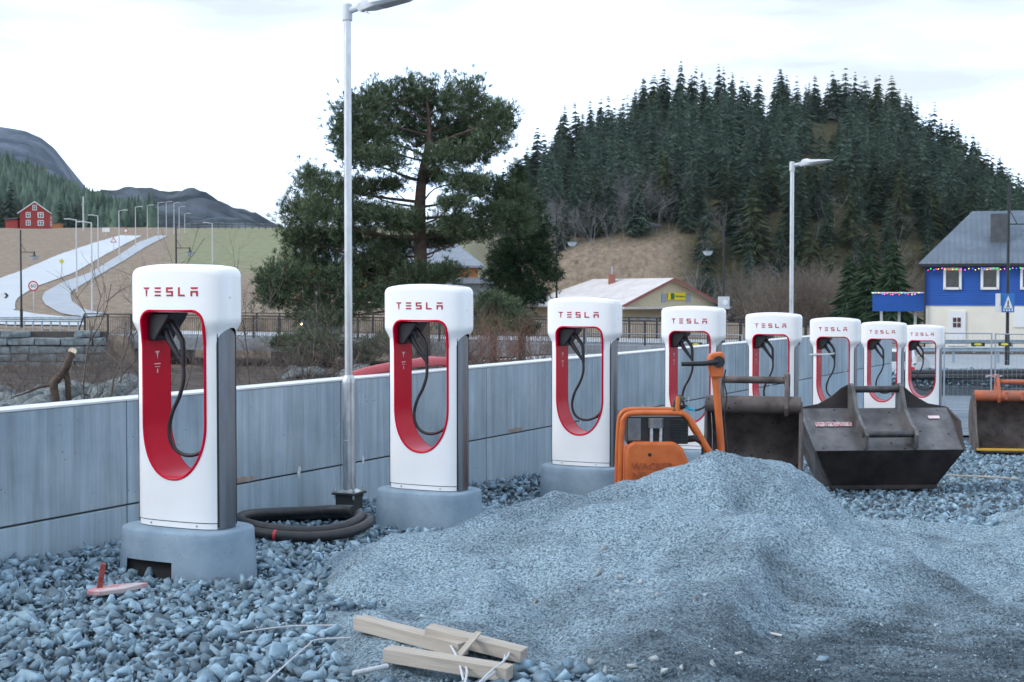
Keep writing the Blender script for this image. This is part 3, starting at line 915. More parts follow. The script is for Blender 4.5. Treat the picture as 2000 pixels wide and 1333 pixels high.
    wallquad(0.0, 1.262, 0.044, 0.007); pb_.add([(xw, -0.009, 1.254), (xw, 0.009, 1.254), (xw, 0.0, 1.205)], [(0, 1, 2)])
    wallquad(-0.012, 1.256, 0.014, 0.006); wallquad(0.012, 1.256, 0.014, 0.006)
    wallquad(0, 1.172, 0.066, 0.008); wallquad(0, 1.150, 0.052, 0.005); wallquad(0, 1.12, 0.012, 0.030)
    pb_.build('printed_emblem', M['print'], ln, fix=False)
    # holster, plug and cable
    hb = MB()
    hb.prism([(-0.262, 1.548), (-0.055, 1.548), (-0.085, 1.500), (-0.165, 1.395), (-0.195, 1.345), (-0.262, 1.345)], -0.105, 0.10)
    hs = hb.build('holster', M['black'], root, bevel=0.012)
    MB().prism([(0.262, 1.548), (0.215, 1.548), (0.235, 1.50), (0.258, 1.46), (0.262, 1.45)], -0.10, 0.10).build('corner_block', M['black'], root, bevel=0.006)
    pg = MB()
    pg.tube([(-0.165, -0.03, 1.52), (-0.115, -0.035, 1.49), (-0.035, -0.04, 1.395), (-0.005, -0.04, 1.345), (0.0, -0.04, 1.29), (0.002, -0.04, 1.16)], [0.024, 0.024, 0.021, 0.020, 0.019, 0.017], 10)
    pg.tube([(-0.165, -0.03, 1.42), (-0.115, -0.04, 1.34), (-0.05, -0.04, 1.25), (-0.006, -0.04, 1.19)], [0.030, 0.026, 0.020, 0.016], 10)
    pg.build('plug', M['black'], root, smooth=True)
    ctrl = [(0.002, -0.04, 1.17), (0.004, -0.04, 1.10), (-0.004, -0.04, 1.03), (-0.04, -0.04, 0.93), (-0.095, -0.04, 0.83), (-0.128, -0.035, 0.73), (-0.132, -0.03, 0.64), (-0.10, -0.02, 0.56), (-0.03, -0.01, 0.515), (0.06, 0, 0.515), (0.15, 0.01, 0.56), (0.21, 0.02, 0.65), (0.25, 0.03, 0.78), (0.262, 0.04, 0.92), (0.262, 0.05, 1.10), (0.256, 0.05, 1.46)]
    MB().tube(spline(ctrl, 5), 0.0145, 10).build('cable', M['rubber'], root, smooth=True)
    # lettering on the head
    lh = 0.064; lw = 0.058; zt = 1.732
    b_ = 0.0125
    letters = {
        'T': [[(0, lh), (lw, lh), (lw - 0.010, lh - b_), (0.010, lh - b_)], [(lw / 2 - b_ / 2, lh - b_ - 0.004), (lw / 2 + b_ / 2, lh - b_ - 0.004), (lw / 2 + b_ / 2 - 0.003, 0), (lw / 2 - b_ / 2 + 0.003, 0)]],
        'E': [[(0, lh), (lw, lh), (lw - 0.006, lh - b_), (0.006, lh - b_)], [(0, lh / 2 + b_ / 2), (lw, lh / 2 + b_ / 2), (lw - 0.006, lh / 2 - b_ / 2), (0.006, lh / 2 - b_ / 2)], [(0.006, b_), (lw - 0.006, b_), (lw, 0), (0, 0)]],
        'S': [[(0, lh), (lw, lh), (lw - 0.006, lh - b_), (b_, lh - b_), (b_, lh / 2 + b_ / 2), (lw, lh / 2 + b_ / 2), (lw, 0), (0, 0), (0.006, b_), (lw - b_, b_), (lw - b_, lh / 2 - b_ / 2), (0, lh / 2 - b_ / 2)]],
        'L': [[(0, lh), (b_, lh), (b_, b_), (lw - 0.006, b_), (lw, 0), (0, 0)]],
        'A': [[(0, lh), (lw, lh), (lw - 0.006, lh - b_), (0.006, lh - b_)], [(0, lh / 2 + b_ / 2), (lw, lh / 2 + b_ / 2), (lw, 0), (lw - b_, 0), (lw - b_, lh / 2 - b_ / 2), (b_, lh / 2 - b_ / 2), (b_, 0), (0, 0)]]}
    word = 'TESLA'; pitch = (0.476 - lw) / 4
    for i, ch in enumerate(word):
        lb = MB(); x0 = -0.238 + i * pitch
        for poly in letters[ch]:
            P = [(x0 + px_, zt - lh + pz_) for px_, pz_ in poly]
            n = len(P)
            vs = [(x, front_y(x, z) - 0.0035, z) for x, z in P] + [(x, front_y(x, z) + 0.004, z) for x, z in P]
            fs = [tuple(range(n))] + [(k, k + n, (k + 1) % n + n, (k + 1) % n) for k in range(n)]
            lb.add(vs, fs)
        lb.build('letter', M['logo'], root)
    return root

def spline(pts, k=6):
    pts = [Vector(p) for p in pts]; out = []
    for i in range(len(pts) - 1):
        p0 = pts[max(i - 1, 0)]; p1 = pts[i]; p2 = pts[i + 1]; p3 = pts[min(i + 2, len(pts) - 1)]
        for j in range(k):
            t = j / k
            out.append(0.5 * ((2 * p1) + (p2 - p0) * t + (2 * p0 - 5 * p1 + 4 * p2 - p3) * t * t + (3 * p1 - p0 - 3 * p2 + p3) * t ** 3))
    out.append(pts[-1]); return out

PAD_H = 0.325
def make_pad(notch):
    mb = MB(); n = 64
    def ring(w, d, z): return [(*sec(2 * math.pi * j / n, w, d), z) for j in range(n)]
    rows = [ring(0.485, 0.325, -0.12), ring(0.483, 0.323, 0.0), ring(0.478, 0.319, 0.115), ring(0.470, 0.312, 0.255), ring(0.468, 0.310, 0.305), ring(0.461, 0.303, 0.319), ring(0.450, 0.292, PAD_H), ring(0.25, 0.15, PAD_H), ring(0.001, 0.001, PAD_H)]
    o = len(mb.v)
    mb.grid(rows, closed=True)
    if notch:
        # ragged lifting slot low on the front
        drop = set()
        ks = [j for j in range(n) if (rows[2][j][1] < -0.2 and -0.33 < rows[2][j][0] < 0.17 and -0.33 < rows[2][(j + 1) % n][0] < 0.17 and rows[2][(j + 1) % n][1] < -0.2)]
        keepf = []
        for f in mb.f:
            r = min(f) // n; c = {i % n for i in f}
            if r in (0, 1) and any((j in c and (j + 1) % n in c) for j in ks): continue
            keepf.append(f)
        mb.f = keepf; mb.m = [0] * len(keepf)
    return mb

charger = make_charger()
ordinals = ['first', 'second', 'third', 'fourth', 'fifth', 'sixth', 'seventh', 'eighth']
where = ['beside the black cable coil', 'with a red hose showing through it', 'behind the orange plate compactor', 'right behind the compactor handle', 'behind the brown bucket',
         'with white tape tied across its opening', 'with a silver car showing through its opening', 'at the far end beside the mesh fence']
CH_ROT = R(-26)
for i in range(8):
    c = C1 + ROWU * (3.18 * i)
    z = sz(c.x, c.y)
    o = charger if i == 0 else copy_tree(charger)
    o.location = (c.x, c.y, z + PAD_H)
    o.rotation_euler = (0, 0, CH_ROT); o.scale = (1, 1, 0.972)
    tag(o, 'white and red charging post ' + where[i], 'charging post', 'charging posts in a row along the wall')
    mb = make_pad(i == 0)
    if i == 0:
        pad = empty('concrete_plinth', (c.x, c.y, z), CH_ROT)
        mb.build('plinth_body', M['plinth'], pad, smooth=True, angle=35)
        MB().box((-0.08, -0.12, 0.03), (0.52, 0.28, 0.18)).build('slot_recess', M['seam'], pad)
    else:
        pad = mb.build('concrete_plinth', M['plinth'], None, smooth=True, angle=35, loc=(c.x, c.y, z), rot=(0, 0, CH_ROT))
    tag(pad, ('concrete plinth with a broken slot' if i == 0 else 'concrete plinth') + ' under the charging post ' + where[i], 'plinth', 'concrete plinths under the charging posts')
# ================================================================== objects on the site
def on_site(px, py, lift=0.0):
    Y = 5.0
    while Y < 60:
        p = at(px, py, Y)
        if p.z <= sz(p.x, p.y) + lift: return p
        Y += 0.01
    return p
def on_heap(px, py):
    Y = 5.0
    while Y < 30:
        p = at(px, py, Y)
        if p.z <= max(heap_z(p.x, p.y), sz(p.x, p.y) - 0.02): return p
        Y += 0.01
    return p

# ---- street lamps on galvanised poles
def make_lamp():
    root = empty('street_lamp')
    MB().box((0, 0, 0.055), (0.20, 0.20, 0.25), taper=0.97).build('foundation', M['darkgreen'], root, bevel=0.01)
    bp = MB(); bp.box((0, 0, 0.190), (0.25, 0.25, 0.018))
    pl = bp.build('base_plate', M['darkgreen'], root, bevel=0.004)
    MB().add([(-.10, -.10, .2), (.10, -.10, .2), (.10, .10, .2), (-.10, .10, .2), (-.045, -.045, .232), (.045, -.045, .232), (.045, .045, .232), (-.045, .045, .232)], [(0, 1, 5, 4), (1, 2, 6, 5), (2, 3, 7, 6), (3, 0, 4, 7), (4, 5, 6, 7)]).build('weld_flare', M['zinc'], root)
    for sx in (-1, 1):
        for sy in (-1, 1):
            b = MB(); b.cyl((sx * .1, sy * .1, .14), (sx * .1, sy * .1, .255), .009, 8); b.cyl((sx * .1, sy * .1, .2), (sx * .1, sy * .1, .222), .019, 6)
            b.build('bolt', M['zinc'], pl)
    pole = MB(); pole.tube([(0, 0, .2), (0, 0, 1.24), (0, 0, 1.285), (0, 0, 1.305), (0, 0, 1.32), (0, 0, 4.72)], [.062, .061, .061, .050, .037, .0345], 20)
    po = pole.build('pole', M['galv'], root, smooth=True, angle=30)
    MB().box((0.0, -.0605, .55), (.05, .008, .30)).build('hatch', M['galv'], po, bevel=0.004)
    c = MB(); c.tube([(0, 0, 4.68), (0, 0, 4.685), (0, 0, 4.80), (0, 0, 4.835), (0, 0, 4.842)], [.044, .048, .046, .043, .030], 18)
    c.build('collar', M['lampgrey'], root, smooth=True, angle=35)
    MB().tube([(.02, 0, 4.775), (.07, 0, 4.785), (.17, 0, 4.805), (.215, 0, 4.81)], [.034, .031, .029, .03], 14).build('arm', M['lampgrey'], root, smooth=True)
    MB().tube([(.155, -.035, 4.795), (.155, .035, 4.795)], .04, 14).build('joint', M['lampgrey'], root, smooth=True, angle=35)
    secs = [(.145, .035, 4.775, 4.835), (.19, .060, 4.765, 4.878), (.27, .105, 4.772, 4.885), (.33, .115, 4.784, 4.868), (.48, .118, 4.806, 4.862), (.62, .105, 4.828, 4.858), (.685, .070, 4.842, 4.852)]
    h = MB(); rows = []
    for x, w, z0, z1 in secs:
        zm = z0 + (z1 - z0) * 0.35
        rows.append([(x, -w, zm), (x, -w * .8, z0), (x, 0, z0 - .002), (x, w * .8, z0), (x, w, zm), (x, w * .72, z1 - .004), (x, 0, z1), (x, -w * .72, z1 - .004)])
    h.grid(rows, closed=True); o = len(h.v)
    h.f.append(tuple(range(8))); h.m.append(0); h.f.append(tuple(range(o - 8, o))); h.m.append(0)
    hd = h.build('lamp_head', M['lampgrey'], root, smooth=True, angle=40)
    l = MB(); l.add([(.36, -.085, 4.783), (.63, -.078, 4.826), (.63, .078, 4.826), (.36, .085, 4.783), (.36, -.085, 4.792), (.63, -.078, 4.836), (.63, .078, 4.836), (.36, .085, 4.792)], [(0, 1, 2, 3), (0, 4, 5, 1), (1, 5, 6, 2), (2, 6, 7, 3), (3, 7, 4, 0)])
    l.build('lens', M['lens'], hd)
    cl = MB()
    for s in (-.02, .02): cl.tube([(.20, s, 4.77), (.205, s, 4.745), (.222, s, 4.735)], .004, 6)
    cl.build('clip', M['galv'], hd)
    return root
lamp = make_lamp()
LROT = R(-22)
lamp.location = (-1.56, 13.57, sz(-1.56, 13.57)); lamp.rotation_euler = (0, 0, LROT)
tag(lamp, 'tall galvanised street lamp with dark footing beside the black cable coil', 'street lamp', 'galvanised lamps along the wall')
l2 = copy_tree(lamp); l2.location = (4.81, 24.5, sz(4.81, 24.5)); l2.rotation_euler = (0, 0, LROT)
tag(l2, 'galvanised street lamp rising behind the charging post that stands behind the brown bucket', 'street lamp', 'galvanised lamps along the wall')

# ---- coil of black conduit
cc = on_site(585, 1046)
coil = empty('cable_coil', (cc.x, cc.y, sz(cc.x, cc.y)), 0, 'coil of thick black cable conduit lying on the stones', 'cable')
pts = []
for k in range(0, 118):
    a = R(150) - k * R(7.2)
    turn = k / 50.0
    r = 0.60 - 0.085 * (turn if turn < 1.25 else 1.25 + (turn - 1.25) * 0.4) + 0.012 * math.sin(k * 0.5)
    z = 0.075 + 0.035 * turn + 0.02 * math.sin(a * 2 + 1)
    pts.append((r * 1.05 * math.cos(a), r * math.sin(a), z))
pts = [(pts[0][0] - 0.75, pts[0][1] + 0.02, 0.07), (pts[0][0] - 0.35, pts[0][1] + 0.06, 0.08)] + pts
MB().tube(spline(pts, 2), 0.043, 12).build('conduit', M['rubber'], coil, smooth=True)
M['redtape'] = pmat('red_tape', (0.55, 0.03, 0.05), rough=0.5)
for a, m_, nm in ((R(-100), 'redtape', 'red_tape_mark'), (R(70), 'rope', 'cable_tie')):
    for q in range(2, len(pts) - 1):
        p = Vector(pts[q]); d = Vector(pts[q + 1]) - p
        if abs(math.atan2(p.y, p.x) - a) < R(4) and q < 60:
            d.normalize()
            MB().tube([p - d * 0.011, p + d * 0.011], 0.0445, 14).build(nm, M[m_], coil, smooth=True, angle=30)
            break

# ---- sawn timbers tied with rope
def board(a, b, w, h, label, roll=0.0, lift=0.0):
    a = Vector(a); b = Vector(b); d = b - a
    L_ = d.length; rz = math.atan2(d.y, d.x); ry = -math.asin(d.z / L_)
    o = MB().box((L_ / 2, 0, h / 2 + lift), (L_, w, h)).build('timber', M['wood'], None, bevel=0.003)
    o.location = a; o.rotation_euler = Euler((roll, ry, rz), 'XYZ')
    return tag(o, label, 'timber', 'sawn timbers on the stones')
def gp(px, py, dz=0.0):
    p = on_heap(px, py); return Vector((p.x, p.y, max(heap_z(p.x, p.y), sz(p.x, p.y)) + 0.012 + dz))
board(gp(700, 1240, .02), gp(905, 1303, .04), 0.085, 0.070, 'pale timber lying next to the gravel heap with its cut end on another timber')
board(gp(835, 1262, .035), gp(1022, 1308, .03), 0.10, 0.062, 'pale timber half buried at the foot of the gravel heap')
board(gp(755, 1303, .02), gp(995, 1350, .02), 0.095, 0.068, 'pale timber lying alone on the bare stones in front of the tied pair')
sp = gp(885, 1335, 0.07); sp2 = gp(935, 1290, 0.12)
splint = MB().box((0, 0, 0), ((sp2 - sp).length, 0.03, 0.014)).build('wood_splinter', M['wood'], None, bevel=0.002)
splint.location = (sp + sp2) / 2; splint.rotation_euler = Euler((0.2, -math.asin((sp2 - sp).z / (sp2 - sp).length), math.atan2((sp2 - sp).y, (sp2 - sp).x)), 'XYZ')
tag(splint, 'thin wood splinter lying across the timbers', 'splinter')
rr = random.Random(11)
def rope(pxs, r, label, lift=0.05):
    P = []
    for (x, y, dz) in pxs:
        p = on_site(x, y, dz); P.append((p.x, p.y, max(p.z, sz(p.x, p.y) + 0.02)))
    o = MB().tube(spline(P, 6), r, 6).build('rope_end', M['rope'], None, smooth=True)
    return tag(o, label, 'rope', 'white ropes and strips')
rope([(905, 1330, .05), (898, 1300, .09), (888, 1275, .12), (880, 1258, .12), (893, 1250, .10), (900, 1285, .10), (912, 1310, .08), (905, 1345, .04)], 0.006, 'white twisted rope looped round the middle of the front timber')
rope([(930, 1340, .04), (960, 1310, .09), (985, 1290, .11), (998, 1268, .10), (990, 1262, .09), (980, 1300, .09), (945, 1330, .05)], 0.006, 'white twisted rope looped round the cut ends of the timbers')
rope([(470, 1236, .035), (560, 1224, .04), (640, 1222, .04), (700, 1222, .05)], 0.005, 'white strip running straight towards the tied timbers over the stones')
rope([(520, 1333, .03), (556, 1300, .05), (600, 1262, .05), (620, 1250, .05), (690, 1246, .05)], 0.005, 'bent white strip on stones pointing at the timbers')
tube_ = on_site(690, 1316, 0.05); tube2 = on_site(757, 1302, 0.06)
pv = MB().cyl((tube_.x, tube_.y, sz(tube_.x, tube_.y) + .05), (tube2.x, tube2.y, sz(tube2.x, tube2.y) + .06), .012, 10).build('plastic_tube', M['rope'], None, smooth=True, angle=40)
tag(pv, 'short white plastic tube next to the front timber', 'tube')

# ---- sprayed stake and slab
p = on_site(200, 1152, 0.05)
slab = MB(); pts = [(-.11, -.04), (-.02, -.085), (.12, -.05), (.26, .045), (.17, .06), (.02, .05), (-.07, .03)]
slab.prism(pts, 0.0, 0.03, axis='z')
so = slab.build('flat_stone', M['pinkstone'], None, bevel=0.005, loc=(p.x + 0.02, p.y, sz(p.x, p.y) + 0.035), rot=(0.10, -0.05, 0.1))
tag(so, 'flat stone sprayed pink under the red stake', 'stone')
st = MB().box((0, 0, 0.075), (0.036, 0.03, 0.19), taper=0.9).build('marker_stake', M['redwood'], None, bevel=0.004, loc=(p.x - 0.02, p.y, sz(p.x, p.y) + 0.05), rot=(0.05, 0.16, 0.3))
tag(st, 'short red sprayed wooden stake standing on the pink stone', 'stake')

# ---- loose rocks on the heap
def rock(px, py, s, i, label, mat_='stone', flat=0.6, rz=None):
    q = on_heap(px, py)
    pv_, pf_ = PROT[i]
    o = mkobj('loose_rock', mesh_np('loose_rock', pv_ * s, pf_, M[mat_]), None, loc=(q.x, q.y, q.z + s * 0.22), rot=(0.2 * i, 0.1 * i, i * 1.3 if rz is None else rz))
    return tag(o, label, 'rock', 'loose rocks on the gravel heap')
M['palerock'] = pmat('pale_rock', (0.28, 0.32, 0.33), (0.42, 0.46, 0.47), 7, rough=0.85, bump=0.3)
M['brownrock'] = pmat('brown_chip', (0.20, 0.12, 0.09), (0.26, 0.17, 0.13), 14, rough=0.9)
rock(1172, 1120, 0.062, 3, 'pale angular rock, the largest on the flank of the heap', 'palerock')
rock(1215, 1130, 0.035, 5, 'small pale rock next to the largest rock on the heap', 'palerock')
rock(1130, 1152, 0.030, 8, 'pale chip in a loose cluster below the largest rock on the heap', 'palerock')
rock(1208, 1160, 0.032, 9, 'pale chip in a loose cluster below the largest rock on the heap', 'palerock')
rock(1250, 1140, 0.034, 12, 'pale chip in a loose cluster below the largest rock on the heap', 'palerock')
rock(1282, 1165, 0.028, 13, 'pale chip in a loose cluster below the largest rock on the heap', 'palerock')
rock(1358, 1172, 0.024, 15, 'small reddish brown chip on the pale scraped sand', 'brownrock')
rock(1048, 1178, 0.026, 16, 'small reddish brown chip in the scraped channel of the heap', 'brownrock')
rock(1180, 1075, 0.045, 18, 'flat pale stone high on the flank of the heap', 'palerock', rz=0.4)
for (x, y, s, i) in ((1240, 1305, .05, 2), (1275, 1292, .04, 4), (1330, 1308, .04, 6), (1395, 1304, .045, 7), (1155, 1300, .04, 10), (1180, 1320, .05, 11), (1300, 1325, .06, 14)):
    rock(x, y, s, i, 'pale stone lying on the dark trodden sand below the heap', 'palerock')
M['litter'] = pmat('pale_chip', (0.55, 0.52, 0.48), (0.65, 0.63, 0.60), 10, rough=0.8)
for (x, y, l, a, lab) in ((1510, 1240, .10, -0.5, 'thin pinkish sliver of wood on the dark sand'), (1443, 1278, .07, 1.0, 'short white sliver of wood on the dark sand')):
    q = on_heap(x, y)
    o = MB().box((0, 0, 0), (l, .016, .008)).build('wood_chip', M['litter'], None, loc=(q.x, q.y, q.z + .006), rot=(0.05, 0.1, a))
    tag(o, lab, 'wood chip')

# ---- digger buckets
def offset_profile(P, t):
    out = []
    for i in range(len(P)):
        a = Vector(P[max(i - 1, 0)]); b = Vector(P[min(i + 1, len(P) - 1)])
        d = (b - a).normalized(); n = Vector((-d.y, d.x))
        out.append((P[i][0] + n.x * t, P[i][1] + n.y * t))
    return out
def digger_bucket(W, prof, mats, ears, pin_z, ear_mat, edge_mat, label, tube_r=0.085, ear_h=0.27):
    root = empty('digger_bucket')
    P = spline([(p[0], p[1], 0) for p in prof], 4); P = [(p.x, p.y) for p in P]
    O = offset_profile(P, -0.025)
    poly = P + list(reversed(O))
    sh = MB(); nP = len(P)
    for xa, xb in ((-W / 2 + 0.03, W / 2 - 0.03),):
        vs = [(xa, p[0], p[1]) for p in P] + [(xb, p[0], p[1]) for p in P] + [(xa, p[0], p[1]) for p in O] + [(xb, p[0], p[1]) for p in O]
        fs = []
        for i in range(nP - 1):
            fs.append((i, i + 1, nP + i + 1, nP + i)); fs.append((2 * nP + i, 3 * nP + i, 3 * nP + i + 1, 2 * nP + i + 1))
        fs += [(0, nP, 3 * nP, 2 * nP), (nP - 1, 3 * nP - 1, 4 * nP - 1, 2 * nP - 1)]
        sh.add(vs, fs)
    sh.build('shell', mats, root, smooth=True, angle=40)
    front = spline([(prof[-1][0], prof[-1][1], 0), (prof[-1][0] * .3 + prof[0][0] * .7 + 0.17, prof[-1][1] * .62 + prof[0][1] * .38, 0), (prof[-1][0] * .2 + prof[0][0] * .8 + .12, prof[-1][1] * .3 + prof[0][1] * .7, 0), (prof[0][0], prof[0][1], 0)], 5)
    side = P + [(p.x, p.y) for p in front[1:-1]]
    for s in (-1, 1):
        MB().prism(side, s * W / 2, s * (W / 2 - 0.028), axis='x').build('side_plate', mats, root, bevel=0.006)
    e = MB(); e.box((0, prof[0][0] + 0.05, prof[0][1] + 0.012), (W + 0.01, 0.14, 0.03)); e.build('cutting_edge', edge_mat, root, bevel=0.006)
    ty, tzz = prof[-1]
    MB().tube([(-W / 2 + .01, ty + .03, tzz - .03), (W / 2 - .01, ty + .03, tzz - .03)], tube_r, 20).build('top_tube', ear_mat[1], root, smooth=True, angle=40)
    for s in (-1, 1):
        x = s * ears
        pl = [(ty + .36, tzz - .10), (ty + .30, tzz + ear_h * .55), (ty + .20, tzz + ear_h), (ty + .08, tzz + ear_h), (ty - .02, tzz + ear_h * .45), (ty - .075, tzz - .05), (ty - .04, tzz - .13)]
        MB().prism(pl, x - .022, x + .022, axis='x').build('ear', ear_mat[0], root, bevel=0.006)
        MB().tube([(x - .03, ty + .13, tzz + ear_h - .07), (x + .03, ty + .13, tzz + ear_h - .07)], .062, 16).build('boss', ear_mat[0], root, smooth=True, angle=40)
    pn = MB(); pn.tube([(-ears, ty + .13, tzz + ear_h - .07), (ears, ty + .13, tzz + ear_h - .07)], .036, 14)
    pn.build('pin', M['rust'] if ear_mat[0] is not M['orange2'] else ear_mat[1], root, smooth=True, angle=40)
    return root
prof1 = [(-.40, .04), (-.10, .0), (.22, .05), (.42, .24), (.46, .50), (.36, .74), (.17, .88), (-.03, .90)]
b1 = digger_bucket(1.04, prof1, M['rust'], 0.36, 1.1, (M['rust'], M['rust']), M['rust'], '')
b1.location = (2.74, 16.1, sz(2.74, 16.1) + 0.0); b1.rotation_euler = (R(4), 0, R(-14)); b1.scale = (1.04, 1.04, 1.16)
tag(b1, 'rusty brown digger bucket with its mouth open beside the compactor', 'digger bucket')
wm = text_mesh('SMP', 0.15, 0.006, 'cut_letters', M['darksteel2'])
for nm_, x_ in (('cut_letters', -0.526),):
    o = mkobj('cut_lettering', wm, b1, loc=(x_, 0.12, 0.42), rot=(R(90), 0, R(-90)))
b3 = digger_bucket(1.5, [(-.42, .03), (-.10, .0), (.25, .05), (.45, .24), (.48, .50), (.38, .72), (.17, .85), (-.03, .87)], M['rust'], 0.36, 1.1, (M['orange2'], M['orange2']), M['yellow'], '', ear_h=0.25)
p3_ = on_site(1912, 886)
b3.location = (p3_.x + 0.80, p3_.y + 0.35, sz(p3_.x, p3_.y) + 0.01); b3.rotation_euler = (0, 0, R(-8)); b3.scale = (1, 1, 1.06)
tag(b3, 'orange digger bucket with yellow cutting edge, open towards the stones', 'digger bucket')
for k in range(3):
    MB().box((-.25 + k * .25, -.06, .845), (.035, .05, .12)).build('rib', M['orange2'], b3, bevel=0.005)
M['gloves'] = pmat('crumpled_gloves', (0.45, 0.16, 0.13), (0.30, 0.40, 0.45), 24, rough=0.9, lo=0.47, hi=0.53)
mb = MB()
for k in range(5):
    pv_, pf_ = PROT[k + 3]
    mb.add([(p[0] * .07 + (k - 2) * .05, p[1] * .06, p[2] * .055 + .03 + .015 * (k % 2)) for p in pv_], [tuple(f) for f in pf_])
go_ = mb.build('work_gloves', M['gloves'], None, smooth=True)
go_.location = b3.matrix_basis @ Vector((-.44, .07, 1.11)); tag(go_, 'crumpled work gloves on the orange bucket', 'gloves')

# the wide grading bucket, seen from behind with its two pins
root = empty('grading_bucket')
def hexa(P, name, mat_, bevel=0.006):
    mb = MB(); mb.add(P, [(0, 1, 2, 3), (4, 7, 6, 5), (0, 4, 5, 1), (1, 5, 6, 2), (2, 6, 7, 3), (3, 7, 4, 0)]); return mb.build(name, mat_, root, bevel=bevel)
def plate(q, t, name, mat_):
    q = [Vector(v) for v in q]; n = (q[1] - q[0]).cross(q[3] - q[0]).normalized() * t
    return hexa([tuple(v) for v in q] + [tuple(v + n) for v in q], name, mat_)
RW, BW, TW = 0.90, 0.64, 0.93
ridgeL, ridgeR = (-RW, -.30, .48), (RW, -.30, .48)
topL, topR = (-TW, .30, .93), (TW, .30, .93)
botL, botR = (-BW, -.06, 0.02), (BW, -.06, 0.02)
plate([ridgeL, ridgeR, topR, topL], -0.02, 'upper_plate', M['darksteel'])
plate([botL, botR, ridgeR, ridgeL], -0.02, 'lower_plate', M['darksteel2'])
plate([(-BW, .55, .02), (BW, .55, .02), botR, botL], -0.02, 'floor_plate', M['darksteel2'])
for s in (-1, 1):
    mb = MB()
    P = [(s * BW, -.06, .02), (s * RW, -.30, .48), (s * (TW + .03), -.02, .80), (s * TW, .30, .93), (s * TW, .62, .70), (s * BW, .58, .02)]
    mb.add(P + [(x - s * .025, y, z) for x, y, z in P], [tuple(range(6)), tuple(reversed(range(6, 12)))] + [(i, (i + 1) % 6, (i + 1) % 6 + 6, i + 6) for i in range(6)])
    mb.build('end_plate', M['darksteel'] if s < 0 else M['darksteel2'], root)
    # wing gusset rising to the ear
    mb = MB(); x0, x1 = s * .30, s * TW
    crv = [(x0, 1.22), (s * .40, 1.17), (s * .52, 1.07), (s * .68, .98), (x1, .935)]
    vs = [(x, .31, z) for x, z in crv] + [(x, .31, .90) for x, z in crv]
    n5 = len(crv); vs2 = [(x, y + .025, z) for x, y, z in vs]
    fs = []
    for i in range(n5 - 1):
        fs += [(i, i + 1, n5 + i + 1, n5 + i), (2 * n5 + i, 3 * n5 + i, 3 * n5 + i + 1, 2 * n5 + i + 1), (i, 2 * n5 + i, 2 * n5 + i + 1, i + 1)]
    mb.add(vs + vs2, fs); mb.build('wing_plate', M['darksteel2'], root)
    pl = [(-.34, .50), (-.36, .66), (-.30, .735), (-.20, .76), (.02, .93), (.16, 1.20), (.25, 1.235), (.335, 1.20), (.335, .92), (.28, .905), (-.27, .49)]
    MB().prism(pl, s * .30 - .02, s * .30 + .02, axis='x').build('ear', M['darksteel'], root, bevel=0.005)
MB().tube([(-.31, .24, 1.16), (.31, .24, 1.16)], .042, 16).build('pin', M['pin'], root, smooth=True, angle=40)
MB().tube([(-.33, -.275, .665), (.33, -.275, .665)], .040, 16).build('pin', M['pin'], root, smooth=True, angle=40)
plate([(-.80, .02, .7345), (-.35, .02, .7345), (-.35, .08, .7795), (-.80, .08, .7795)], 0.002, 'worn_label', M['sticker'])
plate([(.62, .12, .81), (.76, .12, .81), (.76, .16, .84), (.62, .16, .84)], 0.003, 'white_label', M['print'])
MB().box((0, -.065, .015), (BW * 2 + .02, .05, .05)).build('cutting_edge', M['darksteel2'], root, bevel=0.005)
gb = on_site(1726, 955)
root.location = (gb.x, gb.y + 0.1, sz(gb.x, gb.y) + 0.0); root.rotation_euler = (0, 0, R(5))
tag(root, 'wide dark steel grading bucket with two pins lying on the stones', 'digger bucket')

# ---- plate compactor
M['orange_dark'] = pmat('darker_orange_lettering', (0.36, 0.085, 0.025), rough=0.7)  # a step darker than the cover so the embossed letters stand out
cp = empty('plate_compactor', (1.53, 14.2, sz(1.53, 14.2)), 0, 'orange plate compactor with roll bar and upright handle behind the heap', 'compactor')
mb = MB()
secs = [(-.46, .20, .30, .46), (-.42, .20, .72, .46)]
cov = [(-.435, .18), (-.425, .60), (-.40, .69), (-.34, .725), (.06, .725), (.14, .66), (.20, .52), (.30, .44), (.30, .18)]
mb.prism(cov, -.36, -.02)
mb.build('cover', M['orange'], cp, bevel=0.03, seg=3)
MB().cyl((-.185, -.364, .60), (-.185, -.355, .60), .018, 14).build('cover_hole', M['seam'], cp)
for i, (tx, zz_) in enumerate((('WACKER', .485), ('NEUSON', .395))):
    mkobj('embossed_lettering', text_mesh(tx, 0.098, 0.006, 'embossed_lettering', M['orange_dark']), cp, loc=(-.16, -.364, zz_), rot=(R(90), 0, 0))
rb = [(-.47, -.30, .22), (-.465, -.30, .60), (-.45, -.30, .88), (-.43, -.30, .955), (-.36, -.30, 1.0), (-.10, -.30, 1.005), (.12, -.30, 1.0), (.19, -.30, .965), (.26, -.30, .87), (.40, -.30, .64), (.50, -.30, .48)]
MB().tube(spline(rb, 4), .027, 12).build('roll_bar', M['orange'], cp, smooth=True)
MB().tube(spline([(p[0], .10, p[2]) for p in rb], 4), .027, 12).build('roll_bar', M['orange'], cp, smooth=True)
MB().tube([(.09, -.30, 1.0), (.092, -.30, 1.12), (.096, -.30, 1.165)], [.022, .022, .018], 10).build('lifting_hook', M['orange'], cp, smooth=True, angle=40)
en = MB(); en.box((-.10, -.10, .83), (.60, .34, .27)); eng = en.build('engine_block', M['fins'], cp, bevel=0.01)
MB().box((-.33, -.278, .84), (.13, .02, .22)).build('side_cover', M['engine'], eng, bevel=0.005)
